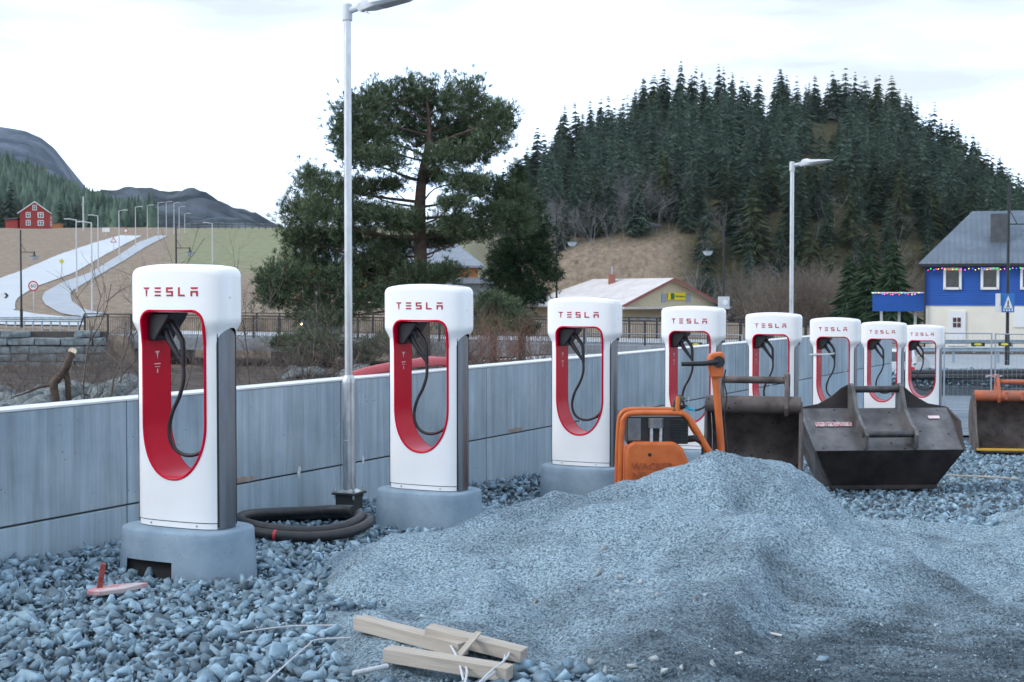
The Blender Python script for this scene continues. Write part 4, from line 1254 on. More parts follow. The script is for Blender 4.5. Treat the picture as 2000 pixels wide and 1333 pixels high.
MB().cyl((-.12, -.30, .86), (-.12, -.30, .95), .075, 14).build('cylinder', M['engine'], eng, smooth=True, angle=40)
for dx in (-.045, .045): MB().cyl((-.12 + dx, -.315, .70), (-.12 + dx, -.315, .86), .018, 10).build('pushrod_tube', M['zinc'], eng, smooth=True, angle=40)
for k in range(9):
    MB().box((.115, -.285, .745 + k * .024), (.17, .03, .009)).build('cooling_fin', M['fins'], eng)
mf = MB(); mf.tube([(.20, -.22, .74), (.28, -.24, .75), (.34, -.26, .73)], [.035, .035, .045], 12); mf.build('muffler', M['fins'], cp, smooth=True, angle=45)
bpz = MB(); bpz.prism([(-.50, .02), (.50, .02), (.56, .14), (.50, .16), (-.50, .16), (-.56, .14)], -.42, .34); bpz.build('base_plate', M['fins'], cp, bevel=0.01)
MB().box((0, -.03, .2), (.7, .5, .12)).build('exciter', M['fins'], cp, bevel=0.02)
hc = [(.56, -.12, .30), (.545, -.12, .66), (.515, -.12, 1.02), (.49, -.12, 1.28), (.478, -.12, 1.36)]
MB().tube(spline(hc, 4), [.036] * 17, 12).build('handle_column', M['orange'], cp, smooth=True)
hh = MB(); hh.prism([(.43, 1.58), (.55, 1.60), (.575, 1.54), (.55, 1.34), (.44, 1.34), (.425, 1.40), (.40, 1.52)], -.19, -.05); hh.build('handle_head', M['orange'], cp, bevel=0.02)
MB().tube([(.51, -.205, 1.50), (.51, -.165, 1.50)], .058, 18).build('throttle_disc', M['black'], cp, smooth=True, angle=40)
MB().tube([(.50, -.19, 1.50), (.36, -.20, 1.485), (.14, -.20, 1.48)], [.028, .026, .022], 10).build('grip_bar', M['black'], cp, smooth=True)
MB().tube(spline([(.59, -.10, 1.42), (.575, -.11, 1.30), (.60, -.12, 1.15), (.575, -.12, .95), (.60, -.12, .70), (.62, -.12, .45)], 4), .007, 6).build('throttle_cable', M['black'], cp, smooth=True)
MB().cyl((.35, -.2, .56), (.35, -.2, .66), .012, 8).build('bolt', M['fins'], cp)
rg = MB()
rq = random.Random(3)
for k in range(8):
    pv_, pf_ = PROT[k]
    s = .065 if k < 6 else .045
    c_ = ((.07 + .03 * (k % 3)), -.28 + .03 * (k % 2), 1.02 + .024 * k) if k < 6 else (.14, -.27, .93 + .03 * (k - 6))
    rg.add([(p[0] * s + c_[0], p[1] * s + c_[1], p[2] * s * 1.5 + c_[2]) for p in pv_], [tuple(f) for f in pf_])
rgo = rg.build('rag', M['rag'], None, smooth=True, loc=cp.location)
tag(rgo, 'dirty green rag hung over the hook of the compactor', 'rag')
cy_ = MB()
for k in range(3):
    pv_, pf_ = PROT[k + 9]
    cy_.add([(p[0] * .035 + .19 + .025 * k, p[1] * .03 - .29, p[2] * .04 + 1.055 - .012 * k) for p in pv_], [tuple(f) for f in pf_])
cyo = cy_.build('glove', M['cyan'], None, smooth=True, loc=cp.location)
tag(cyo, 'bright cyan glove tucked into the green rag', 'glove')

# ---- white tape round one charging post
c6 = C1 + ROWU * (3.18 * 5)
mt = Matrix.Translation((c6.x, c6.y, sz(c6.x, c6.y) + PAD_H)) @ Matrix.Rotation(CH_ROT, 4, 'Z')
tb = MB(); tp = [(-.41, -.10, 1.22), (-.30, -.185, 1.225), (0, -.20, 1.24), (.04, -.19, 1.25)]
rows = [[tuple(mt @ Vector((x, y, z - .012))) for x, y, z in tp], [tuple(mt @ Vector((x, y, z + .012))) for x, y, z in tp], [tuple(mt @ Vector((x, y + .004, z + .012))) for x, y, z in tp], [tuple(mt @ Vector((x, y + .004, z - .012))) for x, y, z in tp]]
tb.grid(rows + [rows[0]]); to = tb.build('tape', M['rope'], None)
tag(to, 'strip of white tape tied across the opening of a charging post', 'tape')

# ---- red hose on the wall top
M['redhose'] = pmat('red_hose', (0.42, 0.05, 0.06), (0.50, 0.07, 0.08), 20, rough=0.5)
def wallp(t, off, z): return (W0.x + WU.x * t + WN.x * off, W0.y + WU.y * t + WN.y * off, z)
hs_ = [wallp(0.75, .30, 1.02), wallp(1.15, .27, 1.12), wallp(1.7, .26, 1.17), wallp(2.2, .28, 1.19), wallp(2.9, .30, 1.19), wallp(3.3, .28, 1.14), wallp(3.6, .36, 1.05)]
ho = MB().tube(spline(hs_, 6), .052, 12).build('hose', M['redhose'], None, smooth=True)
tag(ho, 'thick red hose lying along the top of the concrete wall', 'hose')
hs2 = [wallp(1.9, .42, 1.0), wallp(2.3, .38, 1.15), wallp(2.9, .40, 1.20), wallp(3.5, .42, 1.10)]
ho2 = MB().tube(spline(hs2, 6), .05, 12).build('hose', M['redhose'], None, smooth=True)
tag(ho2, 'second red hose behind the one on the concrete wall', 'hose')
# ================================================================== background, left: bridge, bank, field, farm
M['asphalt_wet'] = pmat('wet_asphalt', (0.30, 0.31, 0.32), (0.40, 0.41, 0.42), 0.4, rough=0.32, stretch=(1, 1, 1), rvar=0.08)
M['path_wet'] = pmat('path_asphalt', (0.22, 0.24, 0.26), (0.28, 0.30, 0.32), 0.4, rough=0.42)
M['railblack'] = pmat('black_railing', (0.012, 0.014, 0.018), (0.02, 0.022, 0.026), 9, rough=0.5)
M['bconc'] = pmat('bridge_concrete', (0.16, 0.175, 0.19), (0.25, 0.265, 0.28), 1.2, rough=0.85, bump=0.1)
M['block'] = pmat('masonry_block', (0.12, 0.155, 0.17), (0.28, 0.33, 0.345), 2.2, rough=0.9, bump=0.5, bscale=9, island=0.25)
M['boulder'] = pmat('river_boulder', (0.06, 0.075, 0.078), (0.19, 0.215, 0.215), 3.0, rough=0.9, bump=0.5, bscale=12, island=0.2)
M['blackpost'] = pmat('black_lamp_post', (0.010, 0.012, 0.016), (0.016, 0.018, 0.022), 5, rough=0.45)
M['glassdim'] = pmat('lamp_glass', (0.55, 0.6, 0.62), rough=0.2)
M['houseRed'] = pmat('red_cladding', (0.30, 0.035, 0.032), (0.38, 0.05, 0.045), 2, rough=0.8)
M['whitewood'] = pmat('white_woodwork', (0.72, 0.73, 0.74), (0.8, 0.8, 0.8), 4, rough=0.6)
M['darkroof'] = pmat('dark_roof', (0.05, 0.055, 0.065), (0.09, 0.095, 0.105), 2, rough=0.7)
M['pane'] = pmat('window_pane', (0.02, 0.025, 0.03), (0.05, 0.055, 0.06), 3, rough=0.08, spec=0.8)
M['orangeclad'] = pmat('orange_cladding', (0.30, 0.115, 0.035), (0.40, 0.165, 0.055), 3, rough=0.75)
M['slate'] = pmat('slate_roof', (0.17, 0.20, 0.24), (0.24, 0.27, 0.31), 3, rough=0.6)
M['bark'] = pmat('brown_bark', (0.055, 0.038, 0.030), (0.12, 0.085, 0.065), 8, rough=0.95, bump=0.5)
M['twig'] = pmat('bare_twig', (0.075, 0.058, 0.050), (0.15, 0.125, 0.11), 6, rough=0.9, island=0.25)
M['twigred'] = pmat('reddish_twig', (0.13, 0.06, 0.042), (0.21, 0.105, 0.07), 6, rough=0.9, island=0.2)
M['cutwood'] = pmat('fresh_cut_wood', (0.62, 0.46, 0.30), (0.72, 0.58, 0.42), 20, rough=0.7)
M['signwhite'] = pmat('sign_white', (0.75, 0.76, 0.77), rough=0.4)
M['signred'] = pmat('sign_red', (0.50, 0.02, 0.03), rough=0.4)
M['signblack'] = pmat('sign_black', (0.015, 0.015, 0.018), rough=0.5)
M['signyellow'] = pmat('sign_yellow', (0.55, 0.52, 0.06), rough=0.4)
M['signblue'] = pmat('sign_blue', (0.02, 0.16, 0.45), rough=0.4)

# ---- roads on the hillside
def strip(Lp, Rp, name, mat_, label, n=60, w=5, lift=0.06):
    def samp(P):
        P = [Vector((x, y, 0)) for x, y in P]; d = [0]
        for a, b in zip(P[:-1], P[1:]): d.append(d[-1] + (b - a).length)
        out = []
        for k in range(n + 1):
            s = d[-1] * k / n; i = 0
            while i < len(d) - 2 and d[i + 1] < s: i += 1
            t = (s - d[i]) / max(1e-6, d[i + 1] - d[i]); out.append(P[i].lerp(P[i + 1], t))
        return out
    A = samp(Lp); B = samp(Rp); rows = []
    for a, b in zip(A, B):
        pa = hit(a.x, a.y); pb = hit(b.x, b.y); row = []
        for k in range(w + 1):
            p = pa.lerp(pb, k / w); row.append((p.x, p.y, tz(p.x, p.y) + lift))
        rows.append(row)
    mb = MB(); mb.grid(rows); o = mb.build(name, mat_, None, smooth=True)
    return tag(o, label, kind='structure')
strip([(-90, 580), (0, 545), (42, 530), (112, 500), (179, 477), (234, 461)], [(-90, 640), (-20, 628), (30, 606), (29, 593), (36, 582), (73, 560), (118, 545), (151, 531), (193, 506), (238, 481), (277, 461.5)], 'road', M['asphalt_wet'], 'pale wet road climbing the hillside')
strip([(-90, 590), (-30, 600), (20, 607), (60, 614), (110, 620), (165, 626)], [(-90, 636), (-30, 636.5), (20, 637), (60, 637.5), (110, 638), (165, 638.5)], 'road', M['asphalt_wet'], 'pale wet road running behind the guard rail', n=24, lift=0.075)
strip([(305, 461.5), (269, 475), (232, 500), (179, 533), (120, 554), (87, 573), (81, 585), (90, 598), (118, 614), (168, 622)], [(327, 461.5), (282, 485), (240, 512), (197, 537), (158, 559), (137, 573), (140, 590), (157, 603), (180, 610), (215, 616)], 'cycle_path', M['path_wet'], 'grey cycle path curving down beside the road')

# ---- bridge with black railings
BA = at(168, 655, 85.0); BB = at(1640, 683, 70.0)
bdir = (BB - BA); blen = math.hypot(bdir.x, bdir.y); brot = math.atan2(bdir.y, bdir.x)
bslope = bdir.z / blen
bridge = empty('bridge', BA, brot, 'grey concrete road bridge over the river behind the shrubs', 'bridge')
rows = []
mb = MB(); nB = 24
for k in range(nB + 1):
    x = 0.9 + (blen - 0.9) * k / nB; z = bslope * x
    rows.append([(x, -.25, z - .72), (x, -.25, z), (x, .15, z + .06), (x, 9.0, z + .06), (x, 9.4, z), (x, 9.4, z - .72)])
mb.grid(rows, closed=True); mb.build('deck', M['bconc'], bridge)
mb = MB(); rows = []
for k in range(nB + 1):
    x = -2.0 + (blen + 2.0) * k / nB; z = bslope * x + .085
    rows.append([(x, .35, z), (x, 8.9, z)])
mb.grid(rows); mb.build('roadway', M['asphalt_wet'], bridge)
mb = MB(); mb.box((1.2, 4.5, -1.9), (1.1, 9.2, 2.4)); mb.build('abutment', M['bconc'], bridge)
M['pierdark'] = pmat('dark_pier', (0.05, 0.04, 0.036), (0.09, 0.075, 0.068), 3, rough=0.9)
for x in (12.6, 24.5): MB().box((x, 3.0, -2.1 + bslope * x), (.75, 5.0, 2.8)).build('pier', M['pierdark'], bridge)

def railing(name, off, label, x0=0.0, x1=None):
    x1 = blen if x1 is None else x1
    root = empty(name, BA, brot, label, 'railing', 'black bridge railings')
    H = 1.28
    L0, L1 = x0, x1
    r = MB()
    for hz, t in ((H, .035), (H - .16, .02), (.14, .02)):
        r.tube([(L0, off, bslope * L0 + hz), (L1, off, bslope * L1 + hz)], t, 6)
    r.build('rails', M['railblack'], root)
    n = int((L1 - L0) / 1.62)
    pm = MB().box((0, 0, H / 2), (.10, .08, H)).mesh('post', M['railblack'])
    for k in range(n + 1):
        x = L0 + (L1 - L0) * k / n
        o = mkobj('post', pm, root, loc=(x, off, bslope * x))
    b = MB(); n = int((L1 - L0) / .125)
    for k in range(n):
        x = L0 + (L1 - L0) * (k + .5) / n
        b.box((x, off, bslope * x + (H - .16 + .14) / 2), (.018, .018, H - .30))
    bo = b.build('balusters', M['railblack'], root, fix=False); bo['kind'] = 'stuff'
    return root
railing('bridge_railing', -.12, 'black baluster railing on the river side of the bridge')
railing('bridge_railing', 9.2, 'black baluster railing on the field side of the bridge', 3.0)
# slanted end of the railing
e = MB().tube([(-.55, -.12, 0.0), (0.0, -.12, 1.28)], .045, 6).build('railing_end', M['railblack'], None, loc=BA, rot=(0, 0, brot))
tag(e, 'slanted black end bar of the bridge railing beside the guard rail', 'railing')

# ---- guard rail by the road
GA = at(-90, 637, 88.0); GB = at(164, 642, 85.6)
gd = GB - GA; gl = math.hypot(gd.x, gd.y); grot = math.atan2(gd.y, gd.x)
M['railblue'] = pmat('galvanised_rail', (0.26, 0.33, 0.38), (0.36, 0.43, 0.48), 3, rough=0.5, metal=0.4)
gr = empty('guard_rail', (GA.x, GA.y, min(GA.z, GB.z)), grot, 'blue grey steel guard rail at the road end of the bridge', 'guard rail')
MB().tube([(0, 0, .66), (gl, 0, .66)], .05, 8).build('rail', M['railblue'], gr)
prf = [(-.02, .38), (-.06, .44), (-.02, .50), (-.06, .56), (-.02, .60), (.0, .60), (.0, .38)]
MB().prism([(p[0] - .05, p[1]) for p in prf], 0, gl, axis='x').build('beam', M['railblue'], gr)
pm = MB().box((0, .02, .2), (.07, .07, .95)).mesh('post', M['railblue'])
for k in range(int(gl / .62) + 1): mkobj('post', pm, gr, loc=(k * .62, 0, 0))

# ---- masonry wall of the bank
mr_ = random.Random(21)
sa = at(-130, 645, 82.3); sb_ = at(203, 645, 82.3)
sw = empty('stone_wall', (sa.x, sa.y, sa.z), 0, 'dry masonry wall of large grey blocks below the guard rail', 'stone wall')
Lw = sb_.x - sa.x; zrow = -.02
for rI in range(6):
    h = mr_.uniform(.40, .50); x = -mr_.random() * .7
    while x < Lw - .1:
        w = min(mr_.uniform(.8, 1.9), Lw - x)
        if w < .35: break
        top = -.02 - .25 * max(0, (x - Lw * .45) / Lw) * (rI == 0)
        if not (rI == 0 and 0.55 < x / Lw < 0.8 and mr_.random() < 0.6):
            bm_ = MB(); j = lambda s: mr_.uniform(-s, s)
            c = (x + w / 2, 0, zrow - h / 2); d = (w - .05, 1.0, h - .045)
            bm_.box((0, 0, 0), d)
            bm_.v = [(v[0] + j(.05), v[1] + j(.09), v[2] + j(.035)) for v in bm_.v]
            bm_.build('stone_block', M['block'], sw, bevel=0.03, loc=c)
        x += w
    zrow -= h
MB().box((Lw / 2, .75, -1.35), (Lw - .1, .6, 2.5)).build('wall_core', M['core'], sw)

# ---- boulders on the bank
def boulder_mesh(seed):
    bm = bmesh.new(); bmesh.ops.create_icosphere(bm, subdivisions=3, radius=1)
    q = random.Random(seed); ox = q.uniform(0, 50)
    sc = Vector((1, q.uniform(.7, .95), q.uniform(.5, .75)))
    for v in bm.verts:
        n_ = mnoise.noise(v.co * 0.9 + Vector((ox, 0, 0))) * 0.38 + mnoise.noise(v.co * 2.3 + Vector((ox, 5, 0))) * 0.12
        v.co = Vector((v.co.x * sc.x, v.co.y * sc.y, v.co.z * sc.z)) * (1 + n_)
    me = bpy.data.meshes.new('boulder'); bm.to_mesh(me); bm.free(); me.materials.append(M['boulder'])
    me.polygons.foreach_set('use_smooth', [True] * len(me.polygons)); return me
BM_ = [boulder_mesh(k) for k in range(7)]
bk = random.Random(8)
for k in range(64):
    px = bk.uniform(-20, 275) if k < 50 else bk.uniform(500, 1050); Y = bk.uniform(17.5, 34) if k < 50 else bk.uniform(22, 50)
    p = at(px, 780, Y); s = bk.uniform(.12, .30) * (0.7 + Y / 60)
    o = mkobj('boulder', BM_[k % 7], None, loc=(p.x, p.y, tz(p.x, p.y) + s * .32), rot=(bk.uniform(-.3, .3), bk.uniform(-.3, .3), bk.uniform(0, 6)))
    o.scale = (s, s, s)
    tag(o, 'rounded grey boulder on the river bank behind the wall' if k < 50 else 'rounded grey boulder under the bare shrubs by the bridge', 'boulder', 'boulders on the river bank')

# ---- hillside street lights
def post_light(px, yt, yb, label, armdir=-1, far=False):
    b = hit(px, yb); b = Vector((b.x, b.y, tz(b.x, b.y)))
    h = (yb - yt) / FPX * b.y
    root = empty('road_light', b, 0, label, 'street light', 'thin street lights along the hillside road')
    MB().tube([(0, 0, -.2), (0, 0, h * .35), (0, 0, h)], [.065, .06, .042], 8).build('pole', M['lampgrey'], root, smooth=True)
    mb = MB(); mb.tube([(0, 0, h - .05), (armdir * .5, 0, h + .03)], .04, 6); mb.box((armdir * .70, 0, h + .045), (.55, .22, .08)); mb.build('lamp_head', M['lampgrey'], root, bevel=0.02)
    return root
PLIST = [(150, 430, 571, 'street light between the road and the cycle path above the first path bend', -1), (180, 435, 612, 'street light at the lower bend of the cycle path', -1),
         (192, 422, 530, 'street light on the verge between road and cycle path', -1), (233, 412, 505, 'street light on the verge a little further up the road', 1),
         (265, 405, 482, 'street light beside the upper cycle path', 1), (288, 402, 467, 'street light where the road reaches the crest', 1), (309, 397, 463, 'street light where the cycle path reaches the crest', 1),
         (325, 395, 460, 'street light just beyond the crest next to the cycle path', 1), (340, 397, 458, 'street light beyond the crest above the mown field edge', 1), (350, 405, 457, 'short looking street light beyond the crest', 1),
         (361, 418, 456, 'farthest street light beyond the crest', 1), (415, 437, 515, 'single street light standing on the mown field', -1)]
for p in PLIST: post_light(*p)
b = hit(163, 452); up_ = MB().tube([(0, 0, -.3), (0, 0, 67 / FPX * b.y)], [.16, .10], 8).build('utility_pole', M['lampgrey'], None, loc=(b.x, b.y, tz(b.x, b.y)), smooth=True)
tag(up_, 'tall bare utility pole near the red farmhouse', 'utility pole')

# ---- black hanging lamps
def hanging_lamp(base, h, side, label):
    root = empty('hanging_lamp', base, 0, label, 'lamp post', 'black lamp posts with hanging lamps')
    MB().tube([(0, 0, -.1), (0, 0, 1.0), (0, 0, 1.02), (0, 0, h)], [.085, .085, .06, .045], 10).build('pole', M['blackpost'], root, smooth=True, angle=40)
    za = h * .77
    mb = MB(); mb.tube([(0, 0, za), (side * .85, 0, za)], .022, 6); mb.tube([(0, 0, za + .55), (side * .32, 0, za)], .015, 6); mb.build('bracket', M['blackpost'], root)
    mb = MB(); mb.tube([(side * .8, 0, za + .04), (side * .8, 0, za - .14)], .045, 8); mb.tube([(side * .8, 0, za - .12), (side * .8, 0, za - .22), (side * .8, 0, za - .24)], [.06, .10, .33], 14); ls = mb.build('lamp_shade', M['blackpost'], root, smooth=True, angle=50)
    MB().tube([(side * .8, 0, za - .242), (side * .8, 0, za - .36), (side * .8, 0, za - .46)], [.26, .22, .12], 12).build('glass', M['glassdim'], ls, smooth=True)
    return root
def hl(px, yt, yb, Y, side, label):
    b = at(px, yb, Y); hanging_lamp(b, (yb - yt) / FPX * Y, side, label)
hl(42, 450, 637, 84.6, 1, 'black hanging lamp post rising in front of the guard rail')
hl(345, 437, 646, 83.2, 1, 'black hanging lamp post on the bridge against the mown field')
hl(1087, 401, 676, 73.5, 1, 'black hanging lamp post beside the spruce')
hl(1413, 421, 684, 71.0, -1, 'black hanging lamp post carrying a white electric cabinet by the cream shop')
hl(1967, 358, 708, 51.5, 1, 'black hanging lamp post carrying the pedestrian crossing sign')

# ---- road signs
def pole_sign(px, y_face, y_base, Y, kind, size, label, base=None):
    b = hit(px, y_base) if base is None else base
    zf = (y_base - y_face) / FPX * b.y
    root = empty('road_sign', (b.x, b.y, tz(b.x, b.y)), 0, label, 'road sign')
    MB().cyl((0, 0, -.2), (0, 0, zf + size * .4), .04, 8).build('pole', M['galv'], root)
    def disc(r, y, m_, n=20, nm='disc'): MB().prism([(r * math.cos(2 * math.pi * k / n), zf + r * math.sin(2 * math.pi * k / n)) for k in range(n)], y - .012, y).build(nm, M[m_], root)
    if kind == '60':
        disc(size / 2, -.05, 'signred', nm='red_ring'); disc(size * .37, -.064, 'signwhite', nm='white_face')
        mkobj('numerals', text_mesh('60', size * .52, .004, 'numerals', M['signblack']), root, loc=(0, -.08, zf), rot=(R(90), 0, 0))
    elif kind == 'tri':
        for s, y, m_ in ((1, -.05, 'signred'), (.66, -.064, 'signwhite')):
            MB().prism([(-size * .55 * s, zf - size * .32 * s), (size * .55 * s, zf - size * .32 * s), (0, zf + size * .62 * s)], y - .012, y).build('triangle', M[m_], root)
    elif kind == 'board':
        MB().box((0, -.06, zf), (size, .03, size * .55)).build('panel', M['signwhite'], root)
    else:
        MB().prism([(-size / 2, zf), (0, zf - size / 2), (size / 2, zf), (0, zf + size / 2)], -.062, -.05).build('diamond', M['signyellow'], root)
    return root
pole_sign(66, 559, 607, 0, '60', .72, 'round speed limit sign with red ring and 60 on the verge')
pole_sign(222, 471, 492, 0, 'tri', .75, 'triangular warning sign beside the climbing road')
pole_sign(121, 512, 535, 0, 'diamond', .55, 'yellow diamond sign at the edge of the road')
pole_sign(246, 451, 463, 0, 'tri', .8, 'small triangular sign standing up on the crest')
pole_sign(207, 450, 461, 0, 'board', 1.2, 'small white board sign on the left edge of the crest')
b = at(4, 578, 92); ar = empty('direction_sign', (b.x, b.y, tz(b.x, b.y)), 0, 'white direction sign with black pointed tip by the road junction', 'road sign')
zf = b.z - tz(b.x, b.y)
MB().prism([(-1.0, zf - .17), (.30, zf - .17), (.44, zf), (.30, zf + .17), (-1.0, zf + .17)], -.05, -.03).build('panel', M['signwhite'], ar)
MB().prism([(.14, zf - .17), (.31, zf - .17), (.45, zf), (.31, zf + .17), (.14, zf + .17), (.28, zf)], -.06, -.051).build('tip', M['signblack'], ar)
MB().cyl((-.6, 0, -.2), (-.6, 0, zf + .2), .04, 8).build('pole', M['galv'], ar)

# ---- field fence along the crest
cf = [hit(x, 462) for x in np.linspace(335, 900, 44)]
cf = [Vector((p.x * 258.0 / p.y, 258.0, tz(p.x * 258.0 / p.y, 258.0))) for p in cf]
fe = empty('field_fence', cf[0], 0, 'thin wire fence with wooden posts along the top of the mown field', 'fence')
pm = MB().box((0, 0, .5), (.10, .10, 1.3)).mesh('post', M['bark'])
for p in cf: mkobj('post', pm, fe, loc=p - cf[0])
for h_ in (.55, 1.0): MB().tube([tuple(p - cf[0] + Vector((0, 0, h_))) for p in cf], .012, 4).build('wire', M['lampgrey'], fe)

# ---- red farmhouse on the crest
fp = at(68, 446, 300.0)
fh = empty('farmhouse', (fp.x, fp.y, fp.z), R(14), 'red wooden farmhouse with white windows on the hilltop', 'house')
mb = MB(); mb.add([(-3, 0, -1), (3, 0, -1), (3, 9, -1), (-3, 9, -1), (-3, 0, 3.3), (3, 0, 3.3), (3, 9, 3.3), (-3, 9, 3.3), (0, 0, 5.5), (0, 9, 5.5)], [(0, 1, 5, 8, 4), (1, 2, 6, 5), (2, 3, 7, 9, 6), (3, 0, 4, 7)]); mb.build('wall', M['houseRed'], fh)
for s in (-1, 1):
    mb = MB(); mb.add([(0, -.3, 5.62), (0, 9.3, 5.62), (s * 3.4, 9.3, 3.12), (s * 3.4, -.3, 3.12), (0, -.3, 5.5), (0, 9.3, 5.5), (s * 3.4, 9.3, 3.0), (s * 3.4, -.3, 3.0)], [(0, 1, 2, 3), (4, 7, 6, 5), (0, 3, 7, 4), (1, 5, 6, 2), (3, 2, 6, 7)]); mb.build('roof', M['darkroof'], fh)
    mb = MB(); mb.add([(0, -.34, 5.66), (s * 3.45, -.34, 3.12), (s * 3.45, -.34, 2.92), (0, -.34, 5.42)], [(0, 1, 2, 3)]); mb.build('barge_board', M['whitewood'], fh)
def hwin(par, x, z, w, h, y=-.04, cross=True, frame='whitewood', rz=0):
    f = MB(); t = .14 * min(w, h) + .02
    for (cx_, cz_, ww, hh_) in ((0, h / 2, w, t), (0, -h / 2, w, t), (-w / 2, 0, t, h + t), (w / 2, 0, t, h + t)): f.box((cx_, 0, cz_), (ww, .10, hh_))
    if cross: f.box((0, 0, 0), (t * .6, .08, h)); f.box((0, 0, h * .1), (w, .08, t * .6))
    o = f.build('window', M[frame], par, loc=(x, y, z), rot=(0, 0, rz))
    MB().box((0, .03, 0), (w, .04, h)).build('pane', M['pane'], o)
    return o
for x, z, w in ((0, 4.3, .75), (-1.3, 2.75, .8), (1.2, 2.75, 1.05), (-1.3, 1.1, .8), (1.2, 1.1, 1.05)): hwin(fh, x, z, w, 1.0)
for y in (2.2, 4.6):
    for z in (1.1, 2.6): hwin(fh, 3.04, z, .8, .95, y, rz=R(90))
sp_ = at(25, 443, 303.0)
sh = empty('farm_shed', (sp_.x, sp_.y, sp_.z), 0, 'low dark red shed joined to the side of the farmhouse', 'shed')
MB().box((0.6, 0, .3), (2.6, 5, 2.0)).build('wall', M['houseRed'], sh)
mb = MB(); mb.prism([(-.9, 1.25), (2.0, 1.5), (2.0, 1.8), (-.9, 1.55)], -2.8, 2.8); mb.build('roof', M['darkroof'], sh)
sp_ = at(113, 447, 296.0)
sh = empty('wood_store', (sp_.x, sp_.y, sp_.z), 0, 'tiny orange brown shed on the other side of the farmhouse', 'shed')
MB().box((0, 0, .3), (1.6, 2, 1.4)).build('wall', M['orangeclad'], sh); MB().box((0, 0, 1.08), (1.9, 2.3, .14)).build('roof', M['darkroof'], sh)

# ---- orange house behind the pine
oh = at(745, 622, 112.0)
hz = empty('orange_house', (oh.x, oh.y, oh.z), R(4), 'orange clad house with grey roof half hidden by the pine', 'house')
hw, hh_ = 7.6, 4.3
mb = MB(); mb.add([(-hw, 0, -1.5), (hw, 0, -1.5), (hw, 8, -1.5), (-hw, 8, -1.5), (-hw, 0, hh_), (hw, 0, hh_), (hw, 8, hh_), (-hw, 8, hh_)], [(0, 1, 5, 4), (1, 2, 6, 5), (2, 3, 7, 6), (3, 0, 4, 7)]); mb.build('wall', M['orangeclad'], hz)
for y0, y1, s in ((-.5, 4.0, 1), (8.5, 4.0, -1)):
    mb = MB(); mb.add([(-hw - .5, y0, hh_ - .15), (hw + .5, y0, hh_ - .15), (hw - 1.9, y1, hh_ + 2.0), (-hw + 1.9, y1, hh_ + 2.0), (-hw - .5, y0, hh_ - .33), (hw + .5, y0, hh_ - .33), (hw - 1.9, y1, hh_ + 1.85), (-hw + 1.9, y1, hh_ + 1.85)], [(0, 1, 2, 3), (4, 7, 6, 5), (0, 4, 5, 1)]); mb.build('roof', M['slate'], hz)
for s in (-1, 1):
    mb = MB(); mb.add([(s * (hw + .5), -.5, hh_ - .15), (s * (hw + .5), 8.5, hh_ - .15), (s * (hw - 1.9), 4, hh_ + 2.0)], [(0, 1, 2)]); mb.build('roof_hip', M['slate'], hz)
for x in (-5.6, -3.4, .6, 2.6, 5.2): hwin(hz, x, 2.1, 1.0, 1.2)
MB().box((-4.5, -.06, .6), (1.0, .1, 2.1)).build('door', M['darkgreen'], hz, bevel=0.02)
lo_ = at(925, 600, 100.0)
ls_ = empty('low_shed', (lo_.x, lo_.y, lo_.z), 0, 'low shed with flat grey roof beside the orange house', 'shed')
MB().box((0, 2, .5), (3.2, 4, 2.4)).build('wall', M['bconc'], ls_); MB().box((0, 2, 1.85), (3.8, 4.8, .42)).build('roof', M['slate'], ls_)

